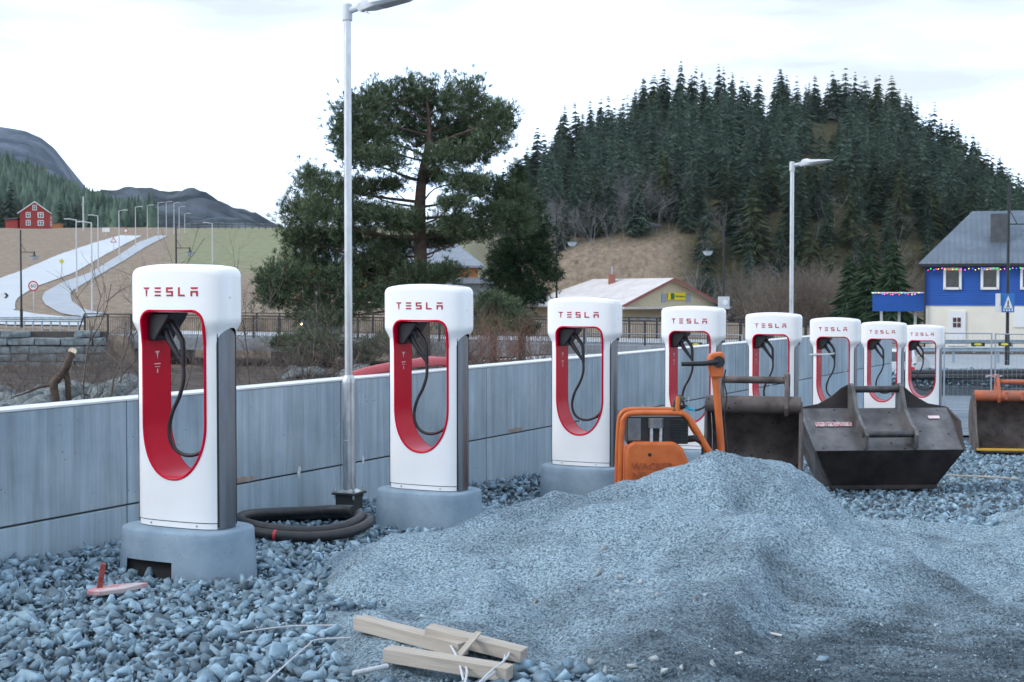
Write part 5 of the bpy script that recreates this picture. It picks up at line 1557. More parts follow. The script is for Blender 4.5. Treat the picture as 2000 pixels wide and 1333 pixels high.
# ---- cars
def make_car(col, name, label, loc, rz, lights=False, group=None):
    root = empty(name, loc, rz, label, 'car', group)
    body = MB(); rows = []
    secs = [(-2.15, .55, .80, .55), (-2.1, .40, .92, .78), (-1.5, .28, .97, .86), (-.6, .25, .98, .88), (.6, .25, .98, .88), (1.6, .28, .97, .84), (2.1, .38, .94, .72), (2.2, .50, .86, .60)]
    for y, z0, z1, hw_ in secs:
        rows.append([(-hw_, y, z0), (-hw_ - .01, y, (z0 + z1) / 2), (-hw_ * .97, y, z1 - .06), (-hw_ * .86, y, z1), (hw_ * .86, y, z1), (hw_ * .97, y, z1 - .06), (hw_ + .01, y, (z0 + z1) / 2), (hw_, y, z0)])
    body.grid(rows, closed=True); n = len(body.v); body.f += [tuple(range(8)), tuple(range(n - 8, n))]; body.m += [0, 0]
    body.build('body', col, root, smooth=True, angle=35)
    cab = MB(); rows = []
    for z, y0, y1, hw_ in ((.94, -1.95, 1.25, .80), (1.2, -1.78, .80, .74), (1.40, -1.55, .35, .66), (1.46, -1.3, .1, .58)):
        rows.append([(-hw_, y0, z), (hw_, y0, z), (hw_, y1, z), (-hw_, y1, z)])
    cab.grid(rows, closed=True); cab.f.append((12, 13, 14, 15)); cab.m.append(0)
    cab.build('cabin', col, root, bevel=0.05)
    for sg in (-1, 1):
        MB().add([(sg * .795, -1.4, 1.0), (sg * .795, .75, 1.0), (sg * .70, .35, 1.34), (sg * .70, -1.3, 1.34)], [(0, 1, 2, 3)]).build('side_window', M['pane'], root)
    MB().add([(-.66, -1.93, 1.02), (.66, -1.93, 1.02), (.57, -1.66, 1.36), (-.57, -1.66, 1.36)], [(0, 1, 2, 3)]).build('rear_window', M['pane'], root)
    MB().add([(-.66, 1.14, 1.02), (.66, 1.14, 1.02), (.57, .50, 1.36), (-.57, .50, 1.36)], [(0, 1, 2, 3)]).build('windscreen', M['pane'], root)
    for sx in (-1, 1):
        for y in (-1.35, 1.35):
            w_ = MB().tube([(sx * .72, y, .32), (sx * .90, y, .32)], .32, 18).build('wheel', M['rubber'], root, smooth=True, angle=40)
            MB().tube([(sx * .89, y, .32), (sx * .905, y, .32)], .2, 12).build('rim', M['zinc'], w_)
        MB().box((sx * .68, -2.14, .74), (.22, .08, .16)).build('tail_light', M['signred'], root, bevel=0.02)
        MB().box((sx * .64, 2.14, .70), (.20, .10, .12)).build('headlight', M['headlamp'] if lights else M['glassdim'], root, bevel=0.02)
    MB().box((0, -2.17, .62), (.5, .03, .11)).build('number_plate', M['signwhite'], root)
    return root
M['headlamp'] = emat('lit_headlamp', (1.0, 0.78, 0.42), 2.0)
M['silver'] = pmat('silver_paint', (0.50, 0.53, 0.56), (0.56, 0.59, 0.62), 2, rough=0.3, metal=0.4, coat=0.5)
M['navy'] = pmat('dark_blue_paint', (0.03, 0.05, 0.08), rough=0.3, coat=0.5)
cb_ = BA + Vector((math.cos(brot), math.sin(brot), bslope)) * 13.2 + Vector((-math.sin(brot), math.cos(brot), 0)) * 5.0
make_car(M['navy'], 'car', 'dark car with lit headlights crossing the bridge', (cb_.x, cb_.y, cb_.z + .09), R(172), True)

# ---- bare shrubs and saplings
def twig_mesh(seed, h, spread, stems, mat_, depth=4, thick=.018):
    q = random.Random(seed); mb = MB()
    def grow(p, d, l, r, lev):
        n = 3; pts = [p]; dd = d.copy()
        for k in range(n):
            dd = (dd + Vector((q.gauss(0, .16), q.gauss(0, .16), q.gauss(.03, .10)))).normalized()
            pts.append(pts[-1] + dd * l / n)
        mb.tube(pts, [r, r * .85, r * .7, r * .5], 3 if lev > 0 else 5, caps=False)
        if lev < depth:
            for k in range(q.choice((2, 3, 3, 4))):
                t = q.uniform(.35, 1.0); i = min(n - 1, int(t * n)); b_ = pts[i].lerp(pts[i + 1], t * n - i)
                nd = (dd + Vector((q.gauss(0, .55), q.gauss(0, .55), q.gauss(.08, .35)))).normalized()
                grow(b_, nd, l * q.uniform(.5, .78), r * .52, lev + 1)
    for s in range(stems):
        a = q.uniform(0, 6.28); d = Vector((math.cos(a) * spread, math.sin(a) * spread, 1)).normalized()
        grow(Vector((q.gauss(0, .12), q.gauss(0, .12), -.1)), d, h * q.uniform(.45, .7), thick * q.uniform(.7, 1.2), 0)
    return mb.mesh('twigs', mat_, False, fix=False)
TW = [twig_mesh(k, 1.25, .6, 6, M['twig'], 4, .0085) for k in range(4)]
TWR = [twig_mesh(20 + k, 1.3, .3, 12, M['twigred'], 3, .007) for k in range(2)]
SAP = [twig_mesh(40 + k, 3.4, .06, 1, M['twig'], 3, .020) for k in range(3)]
sk = random.Random(77)
bushes = []
for k in range(84):
    px = sk.uniform(-20, 1060); Y = sk.uniform(28, 74) if k > 9 else sk.uniform(18, 26)
    bushes.append((px, Y, sk.uniform(.75, 1.35)))
for k, (px, Y, s) in enumerate(bushes):
    p = at(px, 700, Y)
    o = mkobj('bare_shrub', TW[k % 4], None, loc=(p.x, p.y, tz(p.x, p.y)), rot=(0, 0, sk.uniform(0, 6.28))); o.scale = (s * 1.1, s * 1.1, s)
    tag(o, 'bare brown shrub with tangled twigs on the river bank', 'shrub', 'bare shrubs behind the wall')
for k, (px, Y, s) in enumerate(((955, 24, 1.0), (985, 27, 1.1), (930, 30, 1.0), (1040, 33, 1.2))):
    p = at(px, 700, Y)
    o = mkobj('willow_shrub', TWR[k % 2], None, loc=(p.x, p.y, tz(p.x, p.y)), rot=(0, 0, k)); o.scale = (s, s, s)
    tag(o, 'reddish brown upright willow shrub near the second charging post', 'shrub', 'reddish willow shrubs')
for k, (px, Y, s) in enumerate(((168, 20, .75), (218, 18.5, .70), (236, 22, .80), (490, 26, .7), (440, 24, .7), (360, 26, .65))):
    p = at(px, 700, Y)
    o = mkobj('bare_sapling', SAP[k % 3], None, loc=(p.x, p.y, tz(p.x, p.y)), rot=(0, 0, k * 1.7)); o.scale = (s, s, s)
    tag(o, 'slender bare sapling standing just behind the concrete wall', 'sapling', 'bare saplings')

# ---- sawn off forked tree
Yc = 19.5
def cpt(px, py, dy=0): return at(px, py, Yc + dy)
ct = empty('cut_tree', cpt(122, 800), 0, 'forked trunk with a pale sawn top behind the wall', 'tree stump')
loc0 = ct.location.copy()
def rel(P): return [tuple(p - loc0) for p in P]
tk = MB()
tk.tube(spline(rel([cpt(112, 830), cpt(110, 790), cpt(105, 752), cpt(114, 738), cpt(127, 722), cpt(134, 705), cpt(141, 688)]), 4), [.062] * 5 + [.056] * 8 + [.052] * 12, 10)
tk.tube(spline(rel([cpt(137, 830, .1), cpt(134, 785, .1), cpt(132, 745, .05), cpt(127, 724)]), 4), .040, 9)
tk.tube(spline(rel([cpt(104, 752), cpt(80, 756), cpt(50, 768, -.4), cpt(25, 776, -.6)]), 4), [.03 - .0018 * k for k in range(13)], 6)
tk.build('trunk', M['bark'], ct, smooth=True)
cpos = cpt(141.4, 687) - loc0
cd = Vector((.25, -.75, .6)).normalized()
MB().tube([tuple(cpos - cd * .02), tuple(cpos + cd * .012)], .055, 14).build('sawn_face', M['cutwood'], ct)
# ================================================================== trees
M['needle'] = pmat('pine_needles', (0.050, 0.080, 0.042), (0.125, 0.165, 0.088), 1.4, rough=0.75, island=0.45, spec=0.25)
M['pinebark'] = pmat('pine_bark', (0.065, 0.044, 0.036), (0.13, 0.085, 0.066), 7, rough=0.95, bump=0.6, bscale=20)
M['spruce'] = pmat('spruce_needles', (0.024, 0.046, 0.033), (0.064, 0.096, 0.062), 0.35, rough=0.85, island=0.45, spec=0.2, objrand=0.4)
M['spruce2'] = pmat('olive_spruce_needles', (0.034, 0.052, 0.026), (0.075, 0.092, 0.044), 0.35, rough=0.85, island=0.4, spec=0.2)
M['spruce3'] = pmat('near_spruce_needles', (0.018, 0.042, 0.022), (0.050, 0.085, 0.042), 0.9, rough=0.8, island=0.4, spec=0.2)
M['birch'] = pmat('pale_bare_birch', (0.13, 0.13, 0.135), (0.22, 0.22, 0.23), 2, rough=0.9, island=0.25)
M['brownbush'] = pmat('brown_bare_branches', (0.10, 0.080, 0.066), (0.17, 0.145, 0.12), 2, rough=0.9, island=0.25)

def tufts(centres, dirs, rng, n_need, ln, wd):
    """bundles of needles: thin triangles fanning round each direction"""
    n = len(centres)
    d = dirs / np.linalg.norm(dirs, axis=1)[:, None]
    D = np.repeat(d, n_need, 0) + rng.normal(size=(n * n_need, 3)) * 0.62
    D /= np.linalg.norm(D, axis=1)[:, None]
    C = np.repeat(centres, n_need, 0) + rng.normal(size=(n * n_need, 3)) * 0.035
    side = np.cross(D, rng.normal(size=D.shape)); side /= np.linalg.norm(side, axis=1)[:, None]
    L = ln * rng.uniform(.7, 1.25, (len(D), 1)); W = wd * rng.uniform(.7, 1.3, (len(D), 1))
    V = np.stack([C - side * W, C + side * W, C + D * L], 1).reshape(-1, 3)
    F = np.arange(len(V)).reshape(-1, 3)
    return V, F

# ---- the big pine
PY = 40.0
def pp(px, py, dy=0.0): return np.array(at(px, py, PY + dy))
prng = np.random.RandomState(12)
pine = empty('pine_tree', Vector(pp(824, 700)), 0, 'large spreading pine tree with reddish trunk behind the wall', 'tree')
pbase = np.array(pine.location); pbase[2] = tz(pbase[0], pbase[1]); pine.location = Vector(pbase)
trunk = [pp(826, 720), pp(825, 620), pp(822, 520), pp(820, 440), pp(821, 385), pp(826, 335), pp(836, 285), pp(838, 235), pp(832, 190)]
trunk[0][2] = pbase[2] - .2
tkb = MB()
TP = spline([tuple(p - pbase) for p in trunk], 5)
tkb.tube(TP, list(np.interp(np.linspace(0, 1, len(TP)), [0, .3, .55, .75, 1], [.23, .18, .145, .09, .03])), 10)
PADS = [(700, 215, 52, 36), (745, 192, 42, 34), (800, 182, 38, 36), (850, 196, 42, 42), (908, 188, 40, 40), (940, 228, 52, 36), (978, 232, 30, 36), (676, 262, 38, 42), (720, 268, 56, 42), (780, 246, 55, 42), (842, 258, 55, 40), (902, 268, 50, 38), (955, 276, 40, 26),
        (692, 304, 36, 28), (752, 312, 46, 26), (868, 308, 50, 26), (922, 306, 42, 22), (608, 350, 34, 30), (648, 372, 50, 32), (704, 366, 40, 22), (592, 412, 44, 32), (642, 416, 58, 32), (702, 416, 48, 26), (752, 424, 46, 24), (792, 432, 36, 22),
        (905, 356, 42, 24), (952, 368, 50, 30), (1000, 388, 40, 34), (962, 420, 48, 26), (1012, 430, 42, 30), (585, 462, 38, 28), (640, 470, 56, 32), (700, 462, 40, 22), (600, 512, 56, 34), (560, 545, 46, 36), (535, 580, 34, 28), (642, 552, 66, 36), (704, 532, 60, 36),
        (762, 522, 52, 26), (820, 540, 56, 26), (870, 535, 36, 24), (690, 590, 60, 28), (612, 600, 50, 30), (762, 570, 46, 22), (884, 436, 42, 22), (925, 455, 46, 20), (520, 545, 18, 24), (640, 622, 45, 20), (775, 478, 46, 24), (856, 470, 38, 18), (735, 500, 50, 25), (884, 396, 34, 16), (760, 362, 34, 16), (845, 345, 34, 16)]
cen = []; dr = []
for (px, py, rx, ry) in PADS:
    dy = prng.uniform(-1.3, 1.3)
    c = pp(px, py, dy); a = rx / FPX * PY; b = ry / FPX * PY
    n = int(90 + 250 * (a * b) / .35)
    u = prng.normal(size=(n, 3)); u /= np.linalg.norm(u, axis=1)[:, None]
    rad = prng.uniform(.25, 1.0, (n, 1)) ** .5
    P = c + u * rad * np.array([a, a * 1.0, b]) * (1 + .33 * prng.normal(size=(n, 1)))
    cen.append(P); dr.append(u * .7 + np.array([0, 0, .65]))
    # limb to the clump and twigs inside it
    zt_ = c[2] - (0.35 + .28 * abs(px - 822) / 200) * 1.0 - .1
    zz = [p[2] for p in trunk]; zt_ = min(max(zt_, pbase[2] + 1.6), trunk[-1][2] - .2)
    k = int(np.argmin([abs(p.z + pbase[2] - zt_) for p in TP])); a0 = np.array(TP[k]) + pbase
    mid = a0 * .45 + c * .55 + np.array([0, 0, -.12]) + prng.normal(size=3) * .12
    ln_ = np.linalg.norm(c - a0)
    tkb.tube(spline([tuple(a0 - pbase), tuple(mid - pbase), tuple(c - pbase)], 4), list(np.linspace(.016 + .011 * ln_, .009, 9)), 6)
    for t in range(7):
        e = c + prng.normal(size=3) * np.array([a, a, b]) * .6
        s_ = mid * .3 + c * .7 if t % 2 else c
        tkb.tube([tuple(s_ - pbase), tuple((s_ + e) / 2 - pbase + prng.normal(size=3) * .05), tuple(e - pbase)], [.014, .010, .005], 4, caps=False)
tkb.build('trunk', M['pinebark'], pine, smooth=True, fix=False)
V, F = tufts(np.concatenate(cen) - pbase, np.concatenate(dr), prng, 17, .125, .0105)
mkobj('crown', mesh_np('crown', V, F, M['needle']), pine)

# ---- spruces
def spruce_mesh(seed, mat_, whorls=26, per=9, width=.17, ragged=.3, tri=3, dens=1.0):
    q = np.random.RandomState(seed); V = []; F = []
    def tri_(a, b, c): 
        o = len(V); V.extend([a, b, c]); F.append((o, o + 1, o + 2))
    n = 5
    for k in range(n):     # trunk
        a0, a1 = 2 * math.pi * k / n, 2 * math.pi * (k + 1) / n; r = .011
        tri_((r * math.cos(a0), r * math.sin(a0), 0), (r * math.cos(a1), r * math.sin(a1), 0), (0, 0, .98))
    for w in range(whorls):
        t = (w + q.rand()) / whorls; z = .05 + .93 * t
        R0 = width * (1 - t) ** .8 * (1 if t > .12 else .6 + t * 3.3) + .012
        for k in range(per if t < .8 else per - 3):
            an = 2 * math.pi * (k + q.rand()) / per; ca, sa = math.cos(an), math.sin(an)
            L = R0 * q.uniform(1 - ragged * 1.3, 1 + ragged * .7); droop = L * q.uniform(.15, .55) - (.02 if t > .85 else 0)
            hw = L * q.uniform(.20, .34) + .004
            tip = np.array([ca * L, sa * L, z - droop]); root = np.array([0, 0, z + .012]); side = np.array([-sa, ca, 0])
            for j in range(tri):
                f0, f1 = j / tri * .8, (j + 1.25) / tri
                p0 = root + (tip - root) * f0; p1 = root + (tip - root) * min(1.0, f1) + np.array([0, 0, -.006 * q.rand()])
                wj = hw * (1 - .55 * j / tri) * q.uniform(.7, 1.2)
                tri_(tuple(p0 + side * wj * .25 + np.array([0, 0, .004])), tuple(p1 + side * wj), tuple(p0 - side * wj * .25 - np.array([0, 0, .008])))
                tri_(tuple(p0 - side * wj * .25 + np.array([0, 0, .004])), tuple(p1 - side * wj), tuple(p0 + side * wj * .25 - np.array([0, 0, .008])))
                tri_(tuple(p0), tuple(p1 + np.array([ca, sa, -.3]) * .012), tuple(p0 - np.array([0, 0, wj * .7])))
    return mesh_np('spruce_crown', np.array(V), np.array(F), mat_)
SP = [spruce_mesh(k, M['spruce'], width=w, whorls=wh, per=p_, ragged=rg_) for k, (w, wh, p_, rg_) in enumerate(((.17, 24, 9, .35), (.21, 26, 10, .45), (.16, 22, 8, .5), (.24, 27, 10, .4), (.19, 20, 8, .55), (.15, 26, 9, .3), (.22, 24, 9, .5), (.18, 21, 9, .45)))]
SPL = [spruce_mesh(50 + k, M['spruce'], 17, 7, w, .45, 2) for k, w in enumerate((.18, .22, .20))]
SPO = [spruce_mesh(30 + k, M['spruce2'], width=.26) for k in range(2)]
BIR = [twig_mesh(60 + k, 6.0, .10, 2, M['birch'], 4, .040) for k in range(5)]
BBU = [twig_mesh(80 + k, 6.0, .45, 14, M['brownbush'], 4, .055) for k in range(3)]
fr = random.Random(4)
spots = []
Y = 208.0
while Y < 314:
    x = -8.0
    while x < 122 * Y / 300 + 6:
        X = x + fr.uniform(-1.8, 1.8); YY_ = Y + fr.uniform(-2.4, 2.4); q_ = X / YY_
        x += 2.75
        if q_ < -.012 or q_ > .405: continue
        if .03 < q_ < .112 and YY_ < 214.5 + 5 * fr.random(): continue
        if q_ <= .03 and YY_ < 228: continue
        if q_ < .125 and YY_ < 212 + 4 * fr.random(): continue
        if q_ > .155 and YY_ < 209 and fr.random() < .4: continue
        if .200 < q_ < .234 and 222 < YY_ < 292 and fr.random() < .86: continue
        if .173 < q_ < .182 and YY_ > 290: continue
        if q_ < .02 and fr.random() < .45: continue
        if fr.random() < .10: continue
        spots.append((X, YY_))
    Y += 4.4
# the front rows and the skyline are single trees, the hidden rows between them one mass
spots.sort(key=lambda s: min(abs(s[1] - 213) * .6, abs(s[1] - 302) * 1.0))
for k, (X, Y) in enumerate(spots[:298]):
    h = fr.uniform(6.5, 13.0) if Y < 285 else fr.uniform(7, 12.5)
    w_ = fr.uniform(.85, 1.25)
    o = mkobj('spruce_tree', SP[fr.randrange(8)] if fr.random() > .16 else SPO[k % 2], None, loc=(X, Y, tz(X, Y) - .3), rot=(fr.gauss(0, .035), fr.gauss(0, .035), fr.uniform(0, 6.28))); o.scale = (h * w_, h * w_, h)
    tag(o, 'dark green spruce tree on the wooded knoll', 'tree', 'spruces on the wooded knoll')
V = []; F = []; o_ = 0
lv = [np.array([v.co[:] for v in m.vertices]) for m in SPL]; lf = [np.array([p.vertices[:] for p in m.polygons]) for m in SPL]
for (X, Y) in spots[298:]:
    i = fr.randrange(3); h = fr.uniform(7, 12.5); an = fr.uniform(0, 6.28); ca, sa = math.cos(an), math.sin(an); w_ = h * fr.uniform(.9, 1.3)
    p = lv[i]; V.append(np.stack([(p[:, 0] * ca - p[:, 1] * sa) * w_ + X, (p[:, 0] * sa + p[:, 1] * ca) * w_ + Y, p[:, 2] * h + tz(X, Y) - .3], 1)); F.append(lf[i] + o_); o_ += len(p)
fm = mkobj('spruce_forest', mesh_np('spruce_forest', np.concatenate(V), np.concatenate(F), M['spruce']))
tag(fm, 'dense spruce forest filling the middle of the knoll', 'forest', kind='stuff')
for k in range(16):
    px = fr.uniform(1555, 1660); Y = fr.uniform(226, 286); p = at(px, 400, Y)
    h = fr.uniform(3.5, 6.5)
    o = mkobj('young_spruce', SPO[k % 2], None, loc=(p.x, p.y, tz(p.x, p.y) - .2), rot=(0, 0, fr.uniform(0, 6))); o.scale = (h * 1.3, h * 1.3, h)
    tag(o, 'low olive green young spruce in the clearing on the knoll', 'tree', 'young spruces in the clearing')
for k in range(150):
    u_ = fr.random()
    if u_ < .5: px = fr.uniform(975, 1330); Y = fr.uniform(216, 232)
    elif u_ < .85: px = fr.uniform(1330, 1760); Y = fr.uniform(200, 216)
    else: px = fr.uniform(965, 1900); Y = fr.uniform(250, 300)
    p = at(px, 500, Y); s = fr.uniform(.75, 1.25)
    o = mkobj('bare_birch', BIR[k % 4], None, loc=(p.x, p.y, tz(p.x, p.y) - .2), rot=(0, 0, fr.uniform(0, 6))); o.scale = (s, s, s * 1.1)
    tag(o, 'pale bare birch among the spruces on the knoll', 'tree', 'bare birches on the knoll')
for k in range(34):
    px = fr.uniform(1440, 1745); Y = fr.uniform(140, 200); p = at(px, 600, Y); s = fr.uniform(.7, 1.2)
    o = mkobj('bare_bush', BBU[k % 3], None, loc=(p.x, p.y, tz(p.x, p.y) - .1), rot=(0, 0, fr.uniform(0, 6))); o.scale = (s, s, s)
    tag(o, 'broad bare brown bush between the shop and the blue house', 'bush', 'bare bushes below the knoll')
for (px, Y, h, lab) in ((1700, 128, 8.5, 'round green conifer beside the blue house'), (1745, 120, 8.5, 'dense green conifer touching the blue house roof'), (1660, 135, 8.0, 'green conifer behind the bare bushes')):
    p = at(px, 600, Y)
    o = mkobj('conifer', spruce_mesh(int(px), M['spruce3'], 30, 12, .34, .35), None, loc=(p.x, p.y, tz(p.x, p.y) - .2)); o.scale = (h, h, h)
    tag(o, lab, 'tree')
# spruce next to the pine
def pad_tree(name, base_px, PY_, pads, label, seed, mat_, droop):
    rg_ = np.random.RandomState(seed); b0 = np.array(at(base_px[0], base_px[1], PY_)); b0[2] = tz(b0[0], b0[1])
    root = empty(name, Vector(b0), 0, label, 'tree'); tb = MB(); cen = []; dr = []
    top = np.array(at(pads[0][0], pads[0][1], PY_))
    tb.tube([(0, 0, -.2), tuple((top - b0) * .5), tuple(top - b0)], [.12, .08, .02], 8)
    for (px, py, rx, ry) in pads:
        c = np.array(at(px, py, PY_ + rg_.uniform(-.8, .8))); a = rx / FPX * PY_; b_ = ry / FPX * PY_
        n = int(90 + 270 * a * b_ / .35); u = rg_.normal(size=(n, 3)); u /= np.linalg.norm(u, axis=1)[:, None]
        cen.append(c + u * rg_.uniform(.2, 1, (n, 1)) ** .5 * np.array([a, a, b_]) * (1 + .25 * rg_.normal(size=(n, 1)))); dr.append(u * .8 + np.array([0, 0, droop]))
        t_ = np.clip((c[2] + .2 - b0[2]) / (top[2] - b0[2]), .1, .95); s0 = (top - b0) * t_
        tb.tube([tuple(s0), tuple((s0 + c - b0) / 2), tuple(c - b0)], [.03, .02, .008], 5, caps=False)
    tb.build('trunk', M['pinebark'], root, smooth=True, fix=False)
    V, F = tufts(np.concatenate(cen) - b0, np.concatenate(dr), rg_, 17, .10, .010)
    mkobj('crown', mesh_np('crown', V, F, mat_), root)
pad_tree('near_spruce', (1020, 640), 43.0, [(1008, 338, 16, 26), (1012, 372, 26, 26), (1030, 408, 36, 28), (1000, 430, 36, 28), (1045, 445, 38, 30), (1020, 480, 55, 30), (1055, 495, 34, 26), (985, 500, 36, 26), (1030, 525, 58, 28), (1075, 535, 26, 14), (975, 535, 36, 22), (1010, 560, 56, 24), (1045, 575, 36, 20), (1000, 590, 40, 20)], 'drooping green spruce standing right beside the pine', 71, M['spruce3'], -.25)
pad_tree('low_pine', (965, 680), 36.0, [(960, 590, 34, 20), (985, 600, 36, 18), (940, 612, 40, 20), (1010, 622, 34, 16), (970, 636, 46, 18), (1030, 640, 26, 12), (900, 640, 34, 16)], 'low spreading pine bush between the second and third charging posts', 72, M['needle'], .3)
pad_tree('low_pine', (720, 690), 34.0, [(560, 668, 30, 14), (610, 660, 40, 16), (650, 676, 44, 18), (705, 690, 40, 16), (740, 672, 36, 18), (620, 690, 50, 16)], 'low dark pine bush behind the tall lamp post', 73, M['needle'], .3)
# rock face showing at the foot of the knoll
M['cliff'] = pmat('dark_rock_face', (0.03, 0.033, 0.036), (0.12, 0.125, 0.13), 0.5, rough=0.9, bump=0.8, bscale=2)
for (px, Y, s, lab) in ((1268, 221, 1.5, 'dark rock outcrop at the foot of the knoll'),):
    p = at(px, 500, Y)
    o = mkobj('rock_outcrop', BM_[2].copy(), None, loc=(p.x, p.y, tz(p.x, p.y) - .2)); o.data.materials.clear(); o.data.materials.append(M['cliff']); o.scale = (s * 1.5, s, s)
    tag(o, lab, 'rock')

# ================================================================== far hills
def rockhill_mat(name, c1, c2, c3, sc):
    m = pmat(name, c1, c2, sc, rough=0.95, bump=0.9, bscale=sc * 3, lo=.42, hi=.62, spec=0.1, bdist=8.0)
    return m
M['mount'] = rockhill_mat('haze_blue_rock', (0.018, 0.034, 0.060), (0.10, 0.13, 0.175), None, .012)  # rock tinted blue to paint in the distant haze
M['hill2'] = rockhill_mat('far_hill', (0.018, 0.028, 0.036), (0.095, 0.115, 0.14), None, .022)
M['darkwood'] = pmat('dark_wooded_slope', (0.018, 0.028, 0.026), (0.05, 0.055, 0.045), .05, rough=0.95, spec=0.1)
def far_hill(name, sil, Yr, Yf, yfoot, mat_, amp, seed, label):
    n = 150; m = 40; xs_ = np.linspace(sil[0][0], sil[-1][0], n); ysil = np.interp(xs_, [s[0] for s in sil], [s[1] for s in sil])
    V = np.zeros((m, n, 3))
    for i in range(n):
        rz_ = at(xs_[i], ysil[i], Yr); fz = at(xs_[i], yfoot, Yf)
        for j in range(m):
            t = j / (m - 1); Yj = Yr + (Yf - Yr) * t
            z = fz.z + (rz_.z - fz.z) * (1 - t) ** .85 if t < 1 else fz.z
            X = (xs_[i] - 1000) / FPX * Yj
            nn = fbm(np.array(X * 6.0 / Yr * 4 + seed), np.array(Yj * 5.0 / Yr * 4), 5)
            V[j, i] = (X, Yj, z + float(nn) * amp * min(1, t * 6 + .08))
    # the far side falls away behind the ridge
    back = V[0].copy(); back[:, 1] += (Yr - Yf) * .6; back[:, 2] -= (V[0, :, 2] - V[-1, :, 2]) * .8
    V = np.concatenate([back[None], V]); m += 1
    ii, jj = np.meshgrid(np.arange(m - 1), np.arange(n - 1), indexing='ij'); a = (ii * n + jj).ravel()
    o = mkobj(name, mesh_np(name, V.reshape(-1, 3), np.stack([a, a + n, a + n + 1, a + 1], 1), mat_, True))
    return tag(o, label, kind='structure')
far_hill('mountain', [(-700, 300), (-420, 250), (-150, 232), (0, 247), (55, 257), (85, 272), (110, 292), (130, 317), (145, 345), (153, 368), (162, 392), (190, 425), (240, 452)], 2600, 1700, 470, M['mount'], 70, 1.0, 'steep rock mountain tinted haze blue beyond the farm')
far_hill('far_hill', [(60, 400), (150, 380), (200, 378), (232, 381), (262, 377), (300, 376), (330, 379), (382, 377), (405, 384), (430, 396), (470, 414), (510, 430), (545, 443), (600, 452), (700, 462), (900, 470)], 1250, 760, 468, M['hill2'], 26, 4.0, 'low bluish rocky hill behind the field')
SLP = [(-420, 250), (-150, 300), (0, 326), (30, 336), (60, 350), (90, 366), (120, 384), (150, 400), (185, 416), (225, 432), (270, 447), (330, 458)]
far_hill('wooded_slope', SLP, 640, 380, 462, M['darkwood'], 8, 9.0, 'dark wooded slope rising behind the farmhouse')
V = []; F = []; o_ = 0; tr_ = random.Random(31)
pv = np.array([(math.cos(a) * r, math.sin(a) * r, z) for z, r in ((0, .16), (.3, .19), (.34, .11), (.62, .13), (.66, .07), (1, 0)) for a in np.linspace(0, 2 * math.pi, 6)[:-1]])
pf = [(i * 5 + k, i * 5 + (k + 1) % 5, (i + 1) * 5 + (k + 1) % 5) for i in range(5) for k in range(5)] + [(i * 5 + k, (i + 1) * 5 + (k + 1) % 5, (i + 1) * 5 + k) for i in range(5) for k in range(5)]
for k in range(1500):
    px = tr_.uniform(-120, 300); t = tr_.random() ** 1.2; Yj = 640 - 235 * t
    ys_ = np.interp(px, [s[0] for s in SLP], [s[1] for s in SLP]); rz_ = at(px, ys_ + 4, 640).z; fz = at(px, 462, 380).z
    z = fz + (rz_ - fz) * (1 - (640 - Yj) / 260) ** .85
    h = tr_.uniform(7, 13); c_ = np.array([(px - 1000) / FPX * Yj, Yj, z - 1.5])
    V.append(pv * h * np.array([1, 1, 1]) * tr_.uniform(.9, 1.1) + c_); F.append(np.array(pf) + o_); o_ += len(pv)
dw = mkobj('distant_forest', mesh_np('distant_forest', np.concatenate(V), np.concatenate(F), M['spruce']))
tag(dw, 'dark distant forest behind the red farmhouse', 'forest', kind='stuff')
# a few trees behind the farmhouse and crest
for k, (px, yb, h) in enumerate(((2, 440, 9), (22, 438, 11), (118, 444, 8), (132, 446, 7), (150, 448, 7), (175, 450, 6))):
    p = at(px, yb, 330)
    o = mkobj('farm_tree', SP[k], None, loc=(p.x, p.y, p.z - 1.0)); o.scale = (h * 1.2, h * 1.2, h)
    tag(o, 'tree growing round the hilltop farmhouse', 'tree', 'trees round the farmhouse')
# ================================================================== background, right: shop, houses, fence, road
M['cream'] = pmat('cream_cladding', (0.52, 0.45, 0.30), (0.58, 0.51, 0.36), 2, rough=0.8)
M['pinkroof'] = pmat('frosty_roof', (0.52, 0.48, 0.47), (0.62, 0.59, 0.58), .6, rough=0.7)
M['redtrim'] = pmat('red_brown_trim', (0.24, 0.08, 0.06), (0.30, 0.11, 0.09), 3, rough=0.7)
M['signY'] = pmat('shop_sign_yellow', (0.80, 0.62, 0.0), rough=0.5)
M['signG'] = pmat('shop_sign_green', (0.02, 0.14, 0.07), rough=0.5)
M['greywin'] = pmat('grey_shutter', (0.28, 0.33, 0.40), rough=0.5)
M['brick'] = pmat('chimney_brick', (0.28, 0.11, 0.08), (0.36, 0.16, 0.12), 6, rough=0.9)
M['bluehouse'] = pmat('blue_cladding', (0.004, 0.072, 0.33), (0.006, 0.092, 0.40), .8, rough=0.55)
M['creamwall'] = pmat('cream_render', (0.72, 0.68, 0.58), (0.78, 0.74, 0.65), 1, rough=0.8)
M['metalroof'] = pmat('blue_grey_metal_roof', (0.09, 0.12, 0.155), (0.14, 0.175, 0.215), 1, rough=0.45, metal=0.3)
M['curtain'] = pmat('window_curtained', (0.06, 0.022, 0.022), (0.13, 0.06, 0.055), 3, rough=0.15)

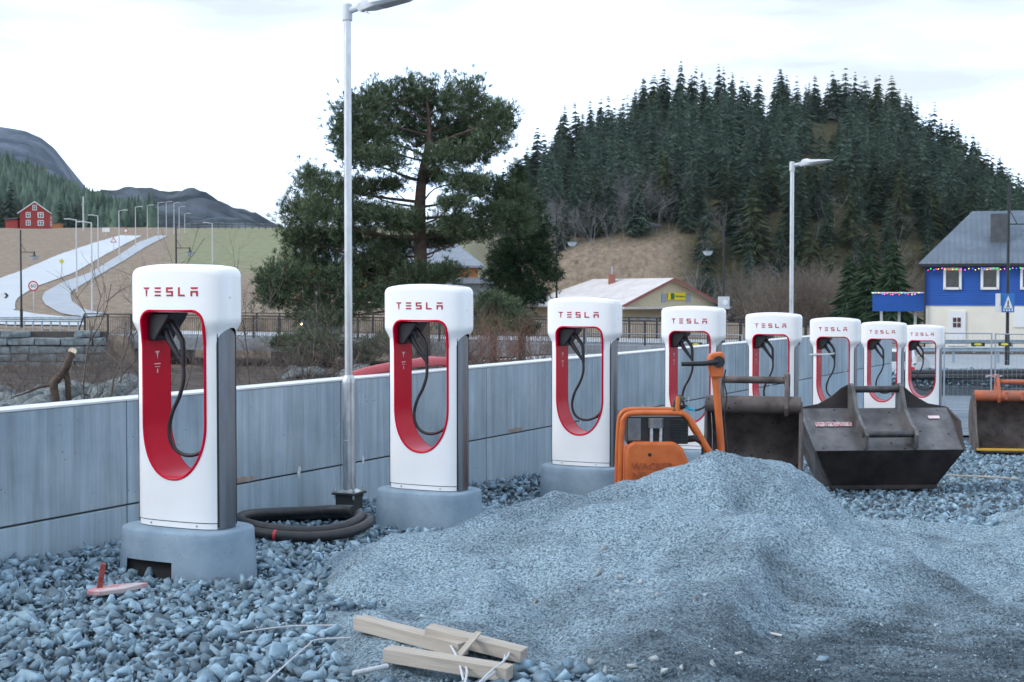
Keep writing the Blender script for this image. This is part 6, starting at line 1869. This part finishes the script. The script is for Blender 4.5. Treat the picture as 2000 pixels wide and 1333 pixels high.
# road and guard rails behind the lot
mb = MB(); rows = []
for k in range(13):
    x = -2 + 62 * k / 12; rows.append([(x, 58 - .05 * x, tz(x, 58 - .05 * x) + .05), (x, 74 - .05 * x, tz(x, 74 - .05 * x) + .05)])
mb.grid(rows); tag(mb.build('road', M['path_wet'], None), 'grey road in front of the blue house', kind='structure')
for (Y0, label) in ((63.5, 'steel guard rail on the near side of the road by the blue house'), (76.0, 'steel guard rail on the far side of the road by the blue house')):
    x0, x1 = .24 * Y0, .43 * Y0
    g = empty('guard_rail', (x0, Y0, tz(x0, Y0)), 0, label, 'guard rail', 'guard rails by the blue house')
    MB().prism([(p[0], p[1] + .12) for p in prf], 0, x1 - x0, axis='x').build('beam', M['railblue'], g)
    pm_ = MB().box((0, .05, .3), (.1, .1, .85)).mesh('post', M['railblue'])
    for k in range(int((x1 - x0) / 2)): mkobj('post', pm_, g, loc=(.5 + 2 * k, 0, 0))

# blue house
Yh = 82.0
c0 = at(1808, 655, Yh); W_ = 14.0
bh = empty('blue_house', (c0.x, c0.y, -1.25), R(-16.5), 'bright blue two storey house with cream ground floor and metal roof', 'house')
zb = lambda py: at(1808, py, Yh).z + 1.25
z1, z2 = zb(597), zb(512)
MB().box((W_ / 2, 4.5, z1 / 2), (W_, 9, z1)).build('ground_floor', M['creamwall'], bh)
MB().box((W_ / 2, 4.5, (z1 + z2) / 2), (W_ - .02, 8.98, z2 - z1 - .01)).build('upper_wall', M['seam'], bh)
nb = 17; bh_ = (z2 - z1) / nb
bm_f = MB().add([(0, 0, 0), (W_ + .06, 0, 0), (W_ + .06, -.012, bh_ * .96), (0, -.012, bh_ * .96), (0, -.045, 0), (W_ + .06, -.045, 0)], [(4, 5, 2, 3), (0, 1, 5, 4)]).mesh('cladding_board', M['bluehouse'], fix=False)
bm_s = MB().add([(0, 0, 0), (0, 9.04, 0), (-.012, 9.04, bh_ * .96), (-.012, 0, bh_ * .96), (-.045, 0, 0), (-.045, 9.04, 0)], [(4, 3, 2, 5), (0, 4, 5, 1)]).mesh('cladding_board', M['bluehouse'], fix=False)
for k in range(nb):
    mkobj('cladding_board', bm_f, bh, loc=(-.03, 0, z1 + bh_ * k)); mkobj('cladding_board', bm_s, bh, loc=(0, -.02, z1 + bh_ * k))
MB().box((-.03, -.03, (z1 + z2) / 2), (.13, .13, z2 - z1)).build('corner_board', M['bluehouse'], bh)
zr = zb(440)
roof = MB(); roof.add([(-.45, -.55, z2 - .12), (W_ + .4, -.55, z2 - .12), (W_ + .4, 4.5, zr + 1.0), (2.6, 4.5, zr + 1.0), (-.45, 9.5, z2 - .12), (W_ + .4, 9.5, z2 - .12)], [(0, 1, 2, 3), (3, 2, 5, 4), (0, 3, 4)])
ro = roof.build('roof', M['metalroof'], bh)
rib = MB().tube([(0, 0, 0), (0, 5.05, zr + 1.12 - z2)], .022, 4).mesh('roof_rib', M['metalroof'])
for k in range(46):
    x = -.3 + k * .31
    if x < 2.5:
        f = (x + .45) / 3.05; r_ = MB().tube([(0, 0, 0), (0, 5.05 * f, (zr + 1.12 - z2) * f)], .022, 4).mesh('roof_rib', M['metalroof'])
        mkobj('roof_rib', r_, ro, loc=(x, -.55, z2 - .11))
    else: mkobj('roof_rib', rib, ro, loc=(x, -.55, z2 - .11))
MB().box((W_ / 2, -.5, z2 - .2), (W_ + .8, .10, .16)).build('gutter', M['signblack'], bh)
MB().cyl((-.06, -.14, 0.2), (-.06, -.14, z2 - .2), .05, 8).build('downpipe', M['signblack'], bh)
ch_ = at(1926, 468, Yh + 1.8)
MB().box((ch_.x - c0.x, 1.8, ch_.z + 1.25 + .55), (.95, .8, 1.75)).build('chimney', M['darkroof'], bh)
for px in (1858, 1927, 1999, 2068):
    p = at(px, 545, Yh); hwin(bh, p.x - c0.x, p.z + 1.25, .86, 1.12, -.09, False)
p = at(1866, 640, Yh); dr_ = MB().box((0, 0, 0), (.95, .08, 2.0)).build('door', M['signwhite'], bh, loc=(p.x - c0.x, -.04, p.z + 1.25 - .05))
for sx in (-1, 1):
    for sz_2 in (-1, 1): MB().box((sx * .12, -.045, .35 + sz_2 * .15), (.19, .03, .25)).build('pane', M['curtain'], dr_)
p = at(1990, 620, Yh); MB().box((p.x - c0.x, -.03, p.z + 1.25), (1.2, .05, 1.1)).build('shutter', M['signwhite'], bh)
# carport
cpn = empty('carport', (c0.x, c0.y, -1.25), R(-16.5), 'blue boarded canopy on posts joined to the blue house', 'carport')
xl = at(1706, 600, Yh).x - c0.x
zt_, zb_ = zb(573), zb(609)
for k in range(8):
    h8 = (zt_ - zb_) / 8
    MB().box((xl / 2 - .04, .6 + .008 * (k % 2), zb_ + h8 * (k + .5)), (abs(xl) - .1, .06, h8 * .95)).build('fascia_board', M['bluehouse'], cpn)
MB().box((xl / 2 - .05, 3.2, zt_ - .15), (abs(xl) - .12, 5.0, .22)).build('canopy', M['signblack'], cpn)
MB().box((xl / 2 - .05, .6, zt_ + .03), (abs(xl), .16, .06)).build('edge_trim', M['signwhite'], cpn)
for x in (xl + .5, xl * .5, -.6): MB().box((x, 1.2, zb_ / 2), (.16, .16, zb_)).build('post', M['lampgrey'], cpn)
# fairy lights
cols = [(1, .06, .05), (.05, 1, .12), (.12, .2, 1), (1, .75, .08), (1, .2, .8)]
for c_ in range(5): M['bulb%d' % c_] = emat('bulb_colour', cols[c_], 1.0)
lr = random.Random(2)
for nm, xa, xb, y_, z_, lab in (('fairy_lights', .1, 13.6, -.18, z2 - .42, 'string of coloured lights under the eave of the blue house'), ('fairy_lights', xl + .05, -.15, .50, zt_ - .02, 'string of coloured lights along the blue canopy')):
    fl = empty(nm, (c0.x, c0.y, -1.25), R(-16.5), lab, 'fairy lights', 'strings of coloured lights')
    MB().tube([(xa + (xb - xa) * k / 30, y_, z_ + .03 * math.sin(k * 2.1)) for k in range(31)], .008, 4).build('wire', M['signblack'], fl)
    bulb = {}
    for c_ in range(5):
        bm = bmesh.new(); bmesh.ops.create_icosphere(bm, subdivisions=1, radius=.034); me = bpy.data.meshes.new('bulb'); bm.to_mesh(me); bm.free(); me.materials.append(M['bulb%d' % c_]); bulb[c_] = me
    x = xa
    while x < xb:
        mkobj('bulb', bulb[lr.randrange(5)], fl, loc=(x, y_ - .02, z_ + lr.uniform(-.07, .05))); x += lr.uniform(.10, .22)

# cream shop and the hall behind it
def gable_shed(name, px0, px1, pyE, pyA, pyB, Y, L_, rz, label, ridge_dx=0):
    a = at(px0, pyB, Y); b = at(px1, pyB, Y); w = b.x - a.x; zE = at(px0, pyE, Y).z - a.z; zA = at(px0, pyA, Y).z - a.z
    r = empty(name, (a.x, a.y, a.z), rz, label, 'building')
    mb = MB(); mb.add([(0, 0, -1), (w, 0, -1), (w, L_, -1), (0, L_, -1), (0, 0, zE), (w, 0, zE), (w, L_, zE), (0, L_, zE), (w / 2, 0, zA), (w / 2, L_, zA)], [(0, 1, 5, 8, 4), (1, 2, 6, 5), (2, 3, 7, 9, 6), (3, 0, 4, 7)]); mb.build('wall', M['cream'], r)
    for s, xe in ((-1, -.9), (1, w + .9)):
        k_ = (zA - zE) / (w / 2); ze = zE - .9 * k_
        mb = MB(); mb.add([(w / 2, -.9, zA + .25), (w / 2, L_ + .6, zA + .25), (xe, L_ + .6, ze + .25), (xe, -.9, ze + .25), (w / 2, -.9, zA + .02), (w / 2, L_ + .6, zA + .02), (xe, L_ + .6, ze + .02), (xe, -.9, ze + .02)], [(0, 1, 2, 3), (4, 7, 6, 5), (2, 6, 7, 3), (1, 5, 6, 2)]); mb.build('roof', M['pinkroof'], r)
        mb = MB(); mb.add([(w / 2, -.93, zA + .32), (xe, -.93, ze + .32), (xe, -.93, ze - .12), (w / 2, -.93, zA - .12)], [(0, 1, 2, 3)]); mb.build('barge_board', M['redtrim'], r)
    return r, w, zE, zA
hall, *_ = gable_shed('cream_hall', 1092, 1245, 556, 521, 640, 226, 26, R(38), 'cream hall with frosty roof behind the shop')
shop, w, zE, zA = gable_shed('cream_shop', 1214, 1478, 597, 546, 645, 194, 24, R(38), 'cream shop with frosty roof and yellow sign')
mb = MB(); mb.box((w / 2, -1.0, zE - .35), (w + 3.0, 2.4, .3)); mb.build('canopy', M['pinkroof'], shop)
sgn = MB().box((w * .56, -.12, zE + 1.25), (3.5, .14, 1.0)).build('shop_sign', M['signY'], shop)
MB().box((w * .56 - .85, -.215, zE + 1.25), (.62, .05, .86)).build('emblem', M['signG'], sgn)
mkobj('sign_lettering', text_mesh('Felleskjøpet', .44, .01, 'sign_lettering', M['signG']), sgn, loc=(w * .56 + .62, -.21, zE + 1.24), rot=(R(90), 0, 0))
for dx in (-2.4, 2.4): MB().box((w * .56 + dx, -.05, zE + 1.0), (.9, .08, 1.2)).build('gable_window', M['greywin'], shop)
for k in range(4): MB().box((2.0 + k * 1.9, -.06, .95), (1.1, .08, 1.6)).build('poster', M['glassdim'] if k < 3 else M['pane'], shop)
MB().box((10.4, -.06, 1.0), (2.4, .08, 2.4)).build('entrance', M['pane'], shop)
pc = at(1195, 548, 207); chm = MB().box((0, 0, 0), (1.0, 1.0, 1.8)).build('chimney', M['brick'], None, loc=(pc.x, pc.y, pc.z)); 
tag(chm, 'red brick chimney with steel flue on the shop roof', 'chimney')
MB().cyl((0, 0, .8), (0, 0, 2.0), .16, 10).build('flue', M['galv'], chm)
# electric cabinet on the black lamp post
ec = at(1413, 592, 70.9); cab = empty('electric_cabinet', (ec.x, ec.y, ec.z), 0, 'pale grey cabinet with round dial fixed to a black lamp post', 'cabinet')
MB().box((0, -.12, 0), (.55, .18, .62)).build('box', M['lampgrey'], cab, bevel=0.02); MB().cyl((.05, -.24, .03), (.05, -.215, .03), .13, 16).build('dial', M['signwhite'], cab)

# tractor by the shop
tp_ = at(1447, 632, 190); tr = empty('tractor', (tp_.x, tp_.y, tp_.z), R(60), 'green tractor with yellow wheel hubs parked by the shop', 'tractor')
M['tgreen'] = pmat('tractor_green', (0.015, 0.14, 0.04), rough=0.45); M['tyellow'] = pmat('tractor_yellow', (0.7, 0.5, 0.02), rough=0.5)
MB().prism([(-.3, 1.0), (2.2, .9), (2.3, 1.45), (1.9, 1.75), (-.3, 1.85)], -.45, .45).build('bonnet', M['tgreen'], tr, bevel=0.06)
MB().prism([(-1.5, 1.3), (-.2, 1.3), (-.1, 2.0), (-.35, 2.95), (-1.4, 2.95)], -.75, .75).build('cab', M['pane'], tr, bevel=0.05)
MB().box((-.9, 0, 3.02), (1.4, 1.6, .16)).build('roof', M['tgreen'], tr, bevel=0.04)
for x, r_ in ((-1.0, .88), (1.7, .62)):
    for s in (-1, 1):
        w_ = MB().tube([(x, s * .65, r_), (x, s * 1.1, r_)], r_, 20).build('wheel', M['rubber'], tr, smooth=True, angle=40)
        MB().tube([(x, s * .7, r_), (x, s * 1.12, r_)], r_ * .5, 14).build('hub', M['tyellow'], w_)

# silver car beyond the posts
cpx = at(1762, 748, 56.0)
make_car(M['silver'], 'car', 'silver estate car parked on the lot beyond the charging posts', (cpx.x, cpx.y, sz(cpx.x, cpx.y) + .02), R(-24))

# pedestrian crossing sign
ps = at(1967, 592, 51.2); sg = empty('crossing_sign', (ps.x, ps.y - .09, ps.z), 0, 'blue pedestrian crossing sign on the black lamp post', 'road sign')
MB().box((0, 0, 0), (.46, .03, .68)).build('panel', M['signblue'], sg, bevel=0.01)
MB().prism([(-.17, -.20), (.17, -.20), (0, .26)], -.024, -.016).build('white_triangle', M['signwhite'], sg)
mb = MB(); mb.prism([(-.02, .06), (.02, .06), (.025, .0), (.01, -.06), (.055, -.17), (.03, -.18), (0, -.09), (-.04, -.18), (-.065, -.17), (-.02, -.06), (-.03, .0)], -.031, -.025); mb.prism([(.02 * math.cos(k * .785), .09 + .02 * math.sin(k * .785)) for k in range(8)], -.031, -.025); mb.build('walking_figure', M['signblack'], sg)
for k in range(4): MB().box((-.15 + k * .10, -.02, -.26), (.05, .01, .07)).build('stripe', M['signwhite'], sg)
mb = MB().box((-.30, .16, 0), (.03, .46, .68)).build('second_panel', M['lampgrey'], sg)

# mesh fence panels
M['fencewire'] = pmat('fence_wire', (0.35, 0.40, 0.45), rough=0.4, metal=0.6)
def fence_panel(a, b, H, label, tags=()):
    d = b - a; L_ = math.hypot(d.x, d.y); r = empty('mesh_fence', a, math.atan2(d.y, d.x), label, 'fence', 'temporary mesh fence panels')
    for x in (0.02, L_ - .02): MB().cyl((x, 0, 0), (x, 0, H), .021, 8).build('post', M['fencewire'], r)
    for z in (.08, H - .02): MB().cyl((0, 0, z), (L_, 0, z), .016, 6).build('rail', M['fencewire'], r)
    mb = MB(); n = int(L_ / .11)
    for k in range(1, n): mb.box((L_ * k / n, 0, H / 2), (.004, .004, H - .1))
    for k in range(1, 9): mb.box((L_ / 2, 0, H * k / 9), (L_, .004, .004))
    mo = mb.build('wires', M['fencewire'], r, fix=False); mo['kind'] = 'stuff'
    for (x, z) in tags:
        t = MB().box((x, -.03, z), (.34, .012, .10)).build('tag', M['signblack'], r)
        MB().prism([(x + .10 * math.cos(k * .524), z + .032 * math.sin(k * .524)) for k in range(12)], -.042, -.037).build('yellow_oval', M['signyellow'], t)
fa = at(1842, 800, 37.0); fb = at(1937, 798, 36.6); fc = at(2065, 797, 35.5)
for p in (fa, fb, fc): p.z = sz(p.x, p.y)
fH = at(1937, 651, 36.6).z - fb.z
fence_panel(fa, fb, fH, 'mesh fence panel between the last charging post and the joint post', ((.85, fH - .30),))
fence_panel(fb + Vector((.06, 0, 0)), fc, fH, 'mesh fence panel behind the orange bucket', ((.28, fH - .28), (1.35, fH - .3)))
ga = at(1143, 720, 40.0); gb_ = at(1292, 720, 39.0); gc = at(1450, 720, 38.0)
for p in (ga, gb_, gc): p.z = at(1143, 650, 40).z - 2.0
fence_panel(ga, gb_, 2.0, 'mesh fence panel behind the wall in front of the bridge railing')
fence_panel(gb_ + Vector((.05, 0, 0)), gc, 2.0, 'mesh fence panel behind the wall carrying a yellow oval tag', ((.95, 1.72),))

# long black pipe and stony verge beyond the lot
pa, pb = at(1835, 729, 50.5), at(2060, 727, 50.0)
pip = MB().tube([(pa.x - 1.5, pa.y, pa.z), (pa.x + 1, pa.y, pa.z), ((pa.x + pb.x) / 2, pa.y, pa.z + .02), (pb.x, pb.y, pb.z)], .12, 10).build('black_pipe', M['rubber'], None, smooth=True)
tag(pip, 'long black pipe lying along the stony verge beyond the lot', 'pipe')
pip2 = MB().tube([(pa.x - 1.5, pa.y - .3, pa.z - .13), (pb.x, pb.y - .3, pb.z - .13)], .10, 10).build('black_pipe', M['rubber'], None, smooth=True)
tag(pip2, 'thinner black pipe lying in front of the long one', 'pipe')
vb = MB(); rows = []
for k in range(40):
    x = 8 + 22 * k / 39; rows.append([(x, 49.5, sz(x, 49.5) - .05), (x, 50.3, pa.z - .16 + .06 * math.sin(k * 1.9)), (x, 52.5, -.88 + .08 * math.sin(k * 2.7)), (x, 56.5, -.98), (x, 58.5, -1.2)])
vb.grid(rows); tag(vb.build('stony_verge', M['gravelbase'], None, smooth=True), 'stony verge between the lot and the road', kind='structure')
GX = rs.uniform(9, 25, 2600); GY = rs.uniform(49.8, 56, 2600)
pz = np.interp(GY, [49.5, 50.3, 52.5, 56.5], [-1.4, pa.z - .16, -.88, -.98])
V_, F_ = scatter_stones(np.stack([GX, GY, pz], 1), rs.uniform(.06, .15, len(GX)))
tag(mkobj('verge_stones', mesh_np('verge_stones', V_, F_, M['stone'])), 'broken stones covering the verge beyond the lot', 'gravel', kind='stuff')
tw_ = on_site(1850, 936); tw2 = on_site(1990, 944)
tag(MB().tube([(tw_.x, tw_.y, tw_.z + .05), ((tw_.x + tw2.x) / 2, (tw_.y + tw2.y) / 2, tw_.z + .055), (tw2.x, tw2.y, tw2.z + .05)], .012, 6).build('lath', M['wood'], None), 'thin pale lath lying on the stones near the grading bucket', 'lath')

# ================================================================== damp air
hz_m = bpy.data.materials.new('damp_air'); hz_m.use_nodes = True
t = hz_m.node_tree; t.nodes.remove(t.nodes['Principled BSDF'])
pv_n = t.nodes.new('ShaderNodeVolumePrincipled'); pv_n.inputs['Color'].default_value = (0.86, 0.93, 1.0, 1); pv_n.inputs['Density'].default_value = 0.00005; pv_n.inputs['Anisotropy'].default_value = 0.2
t.links.new(pv_n.outputs[0], t.nodes['Material Output'].inputs['Volume'])
hz_o = MB().box((0, 2000, 370), (5200, 4200, 780)).build('haze', hz_m)
tag(hz_o, 'thin damp air over the valley', 'haze', kind='stuff')
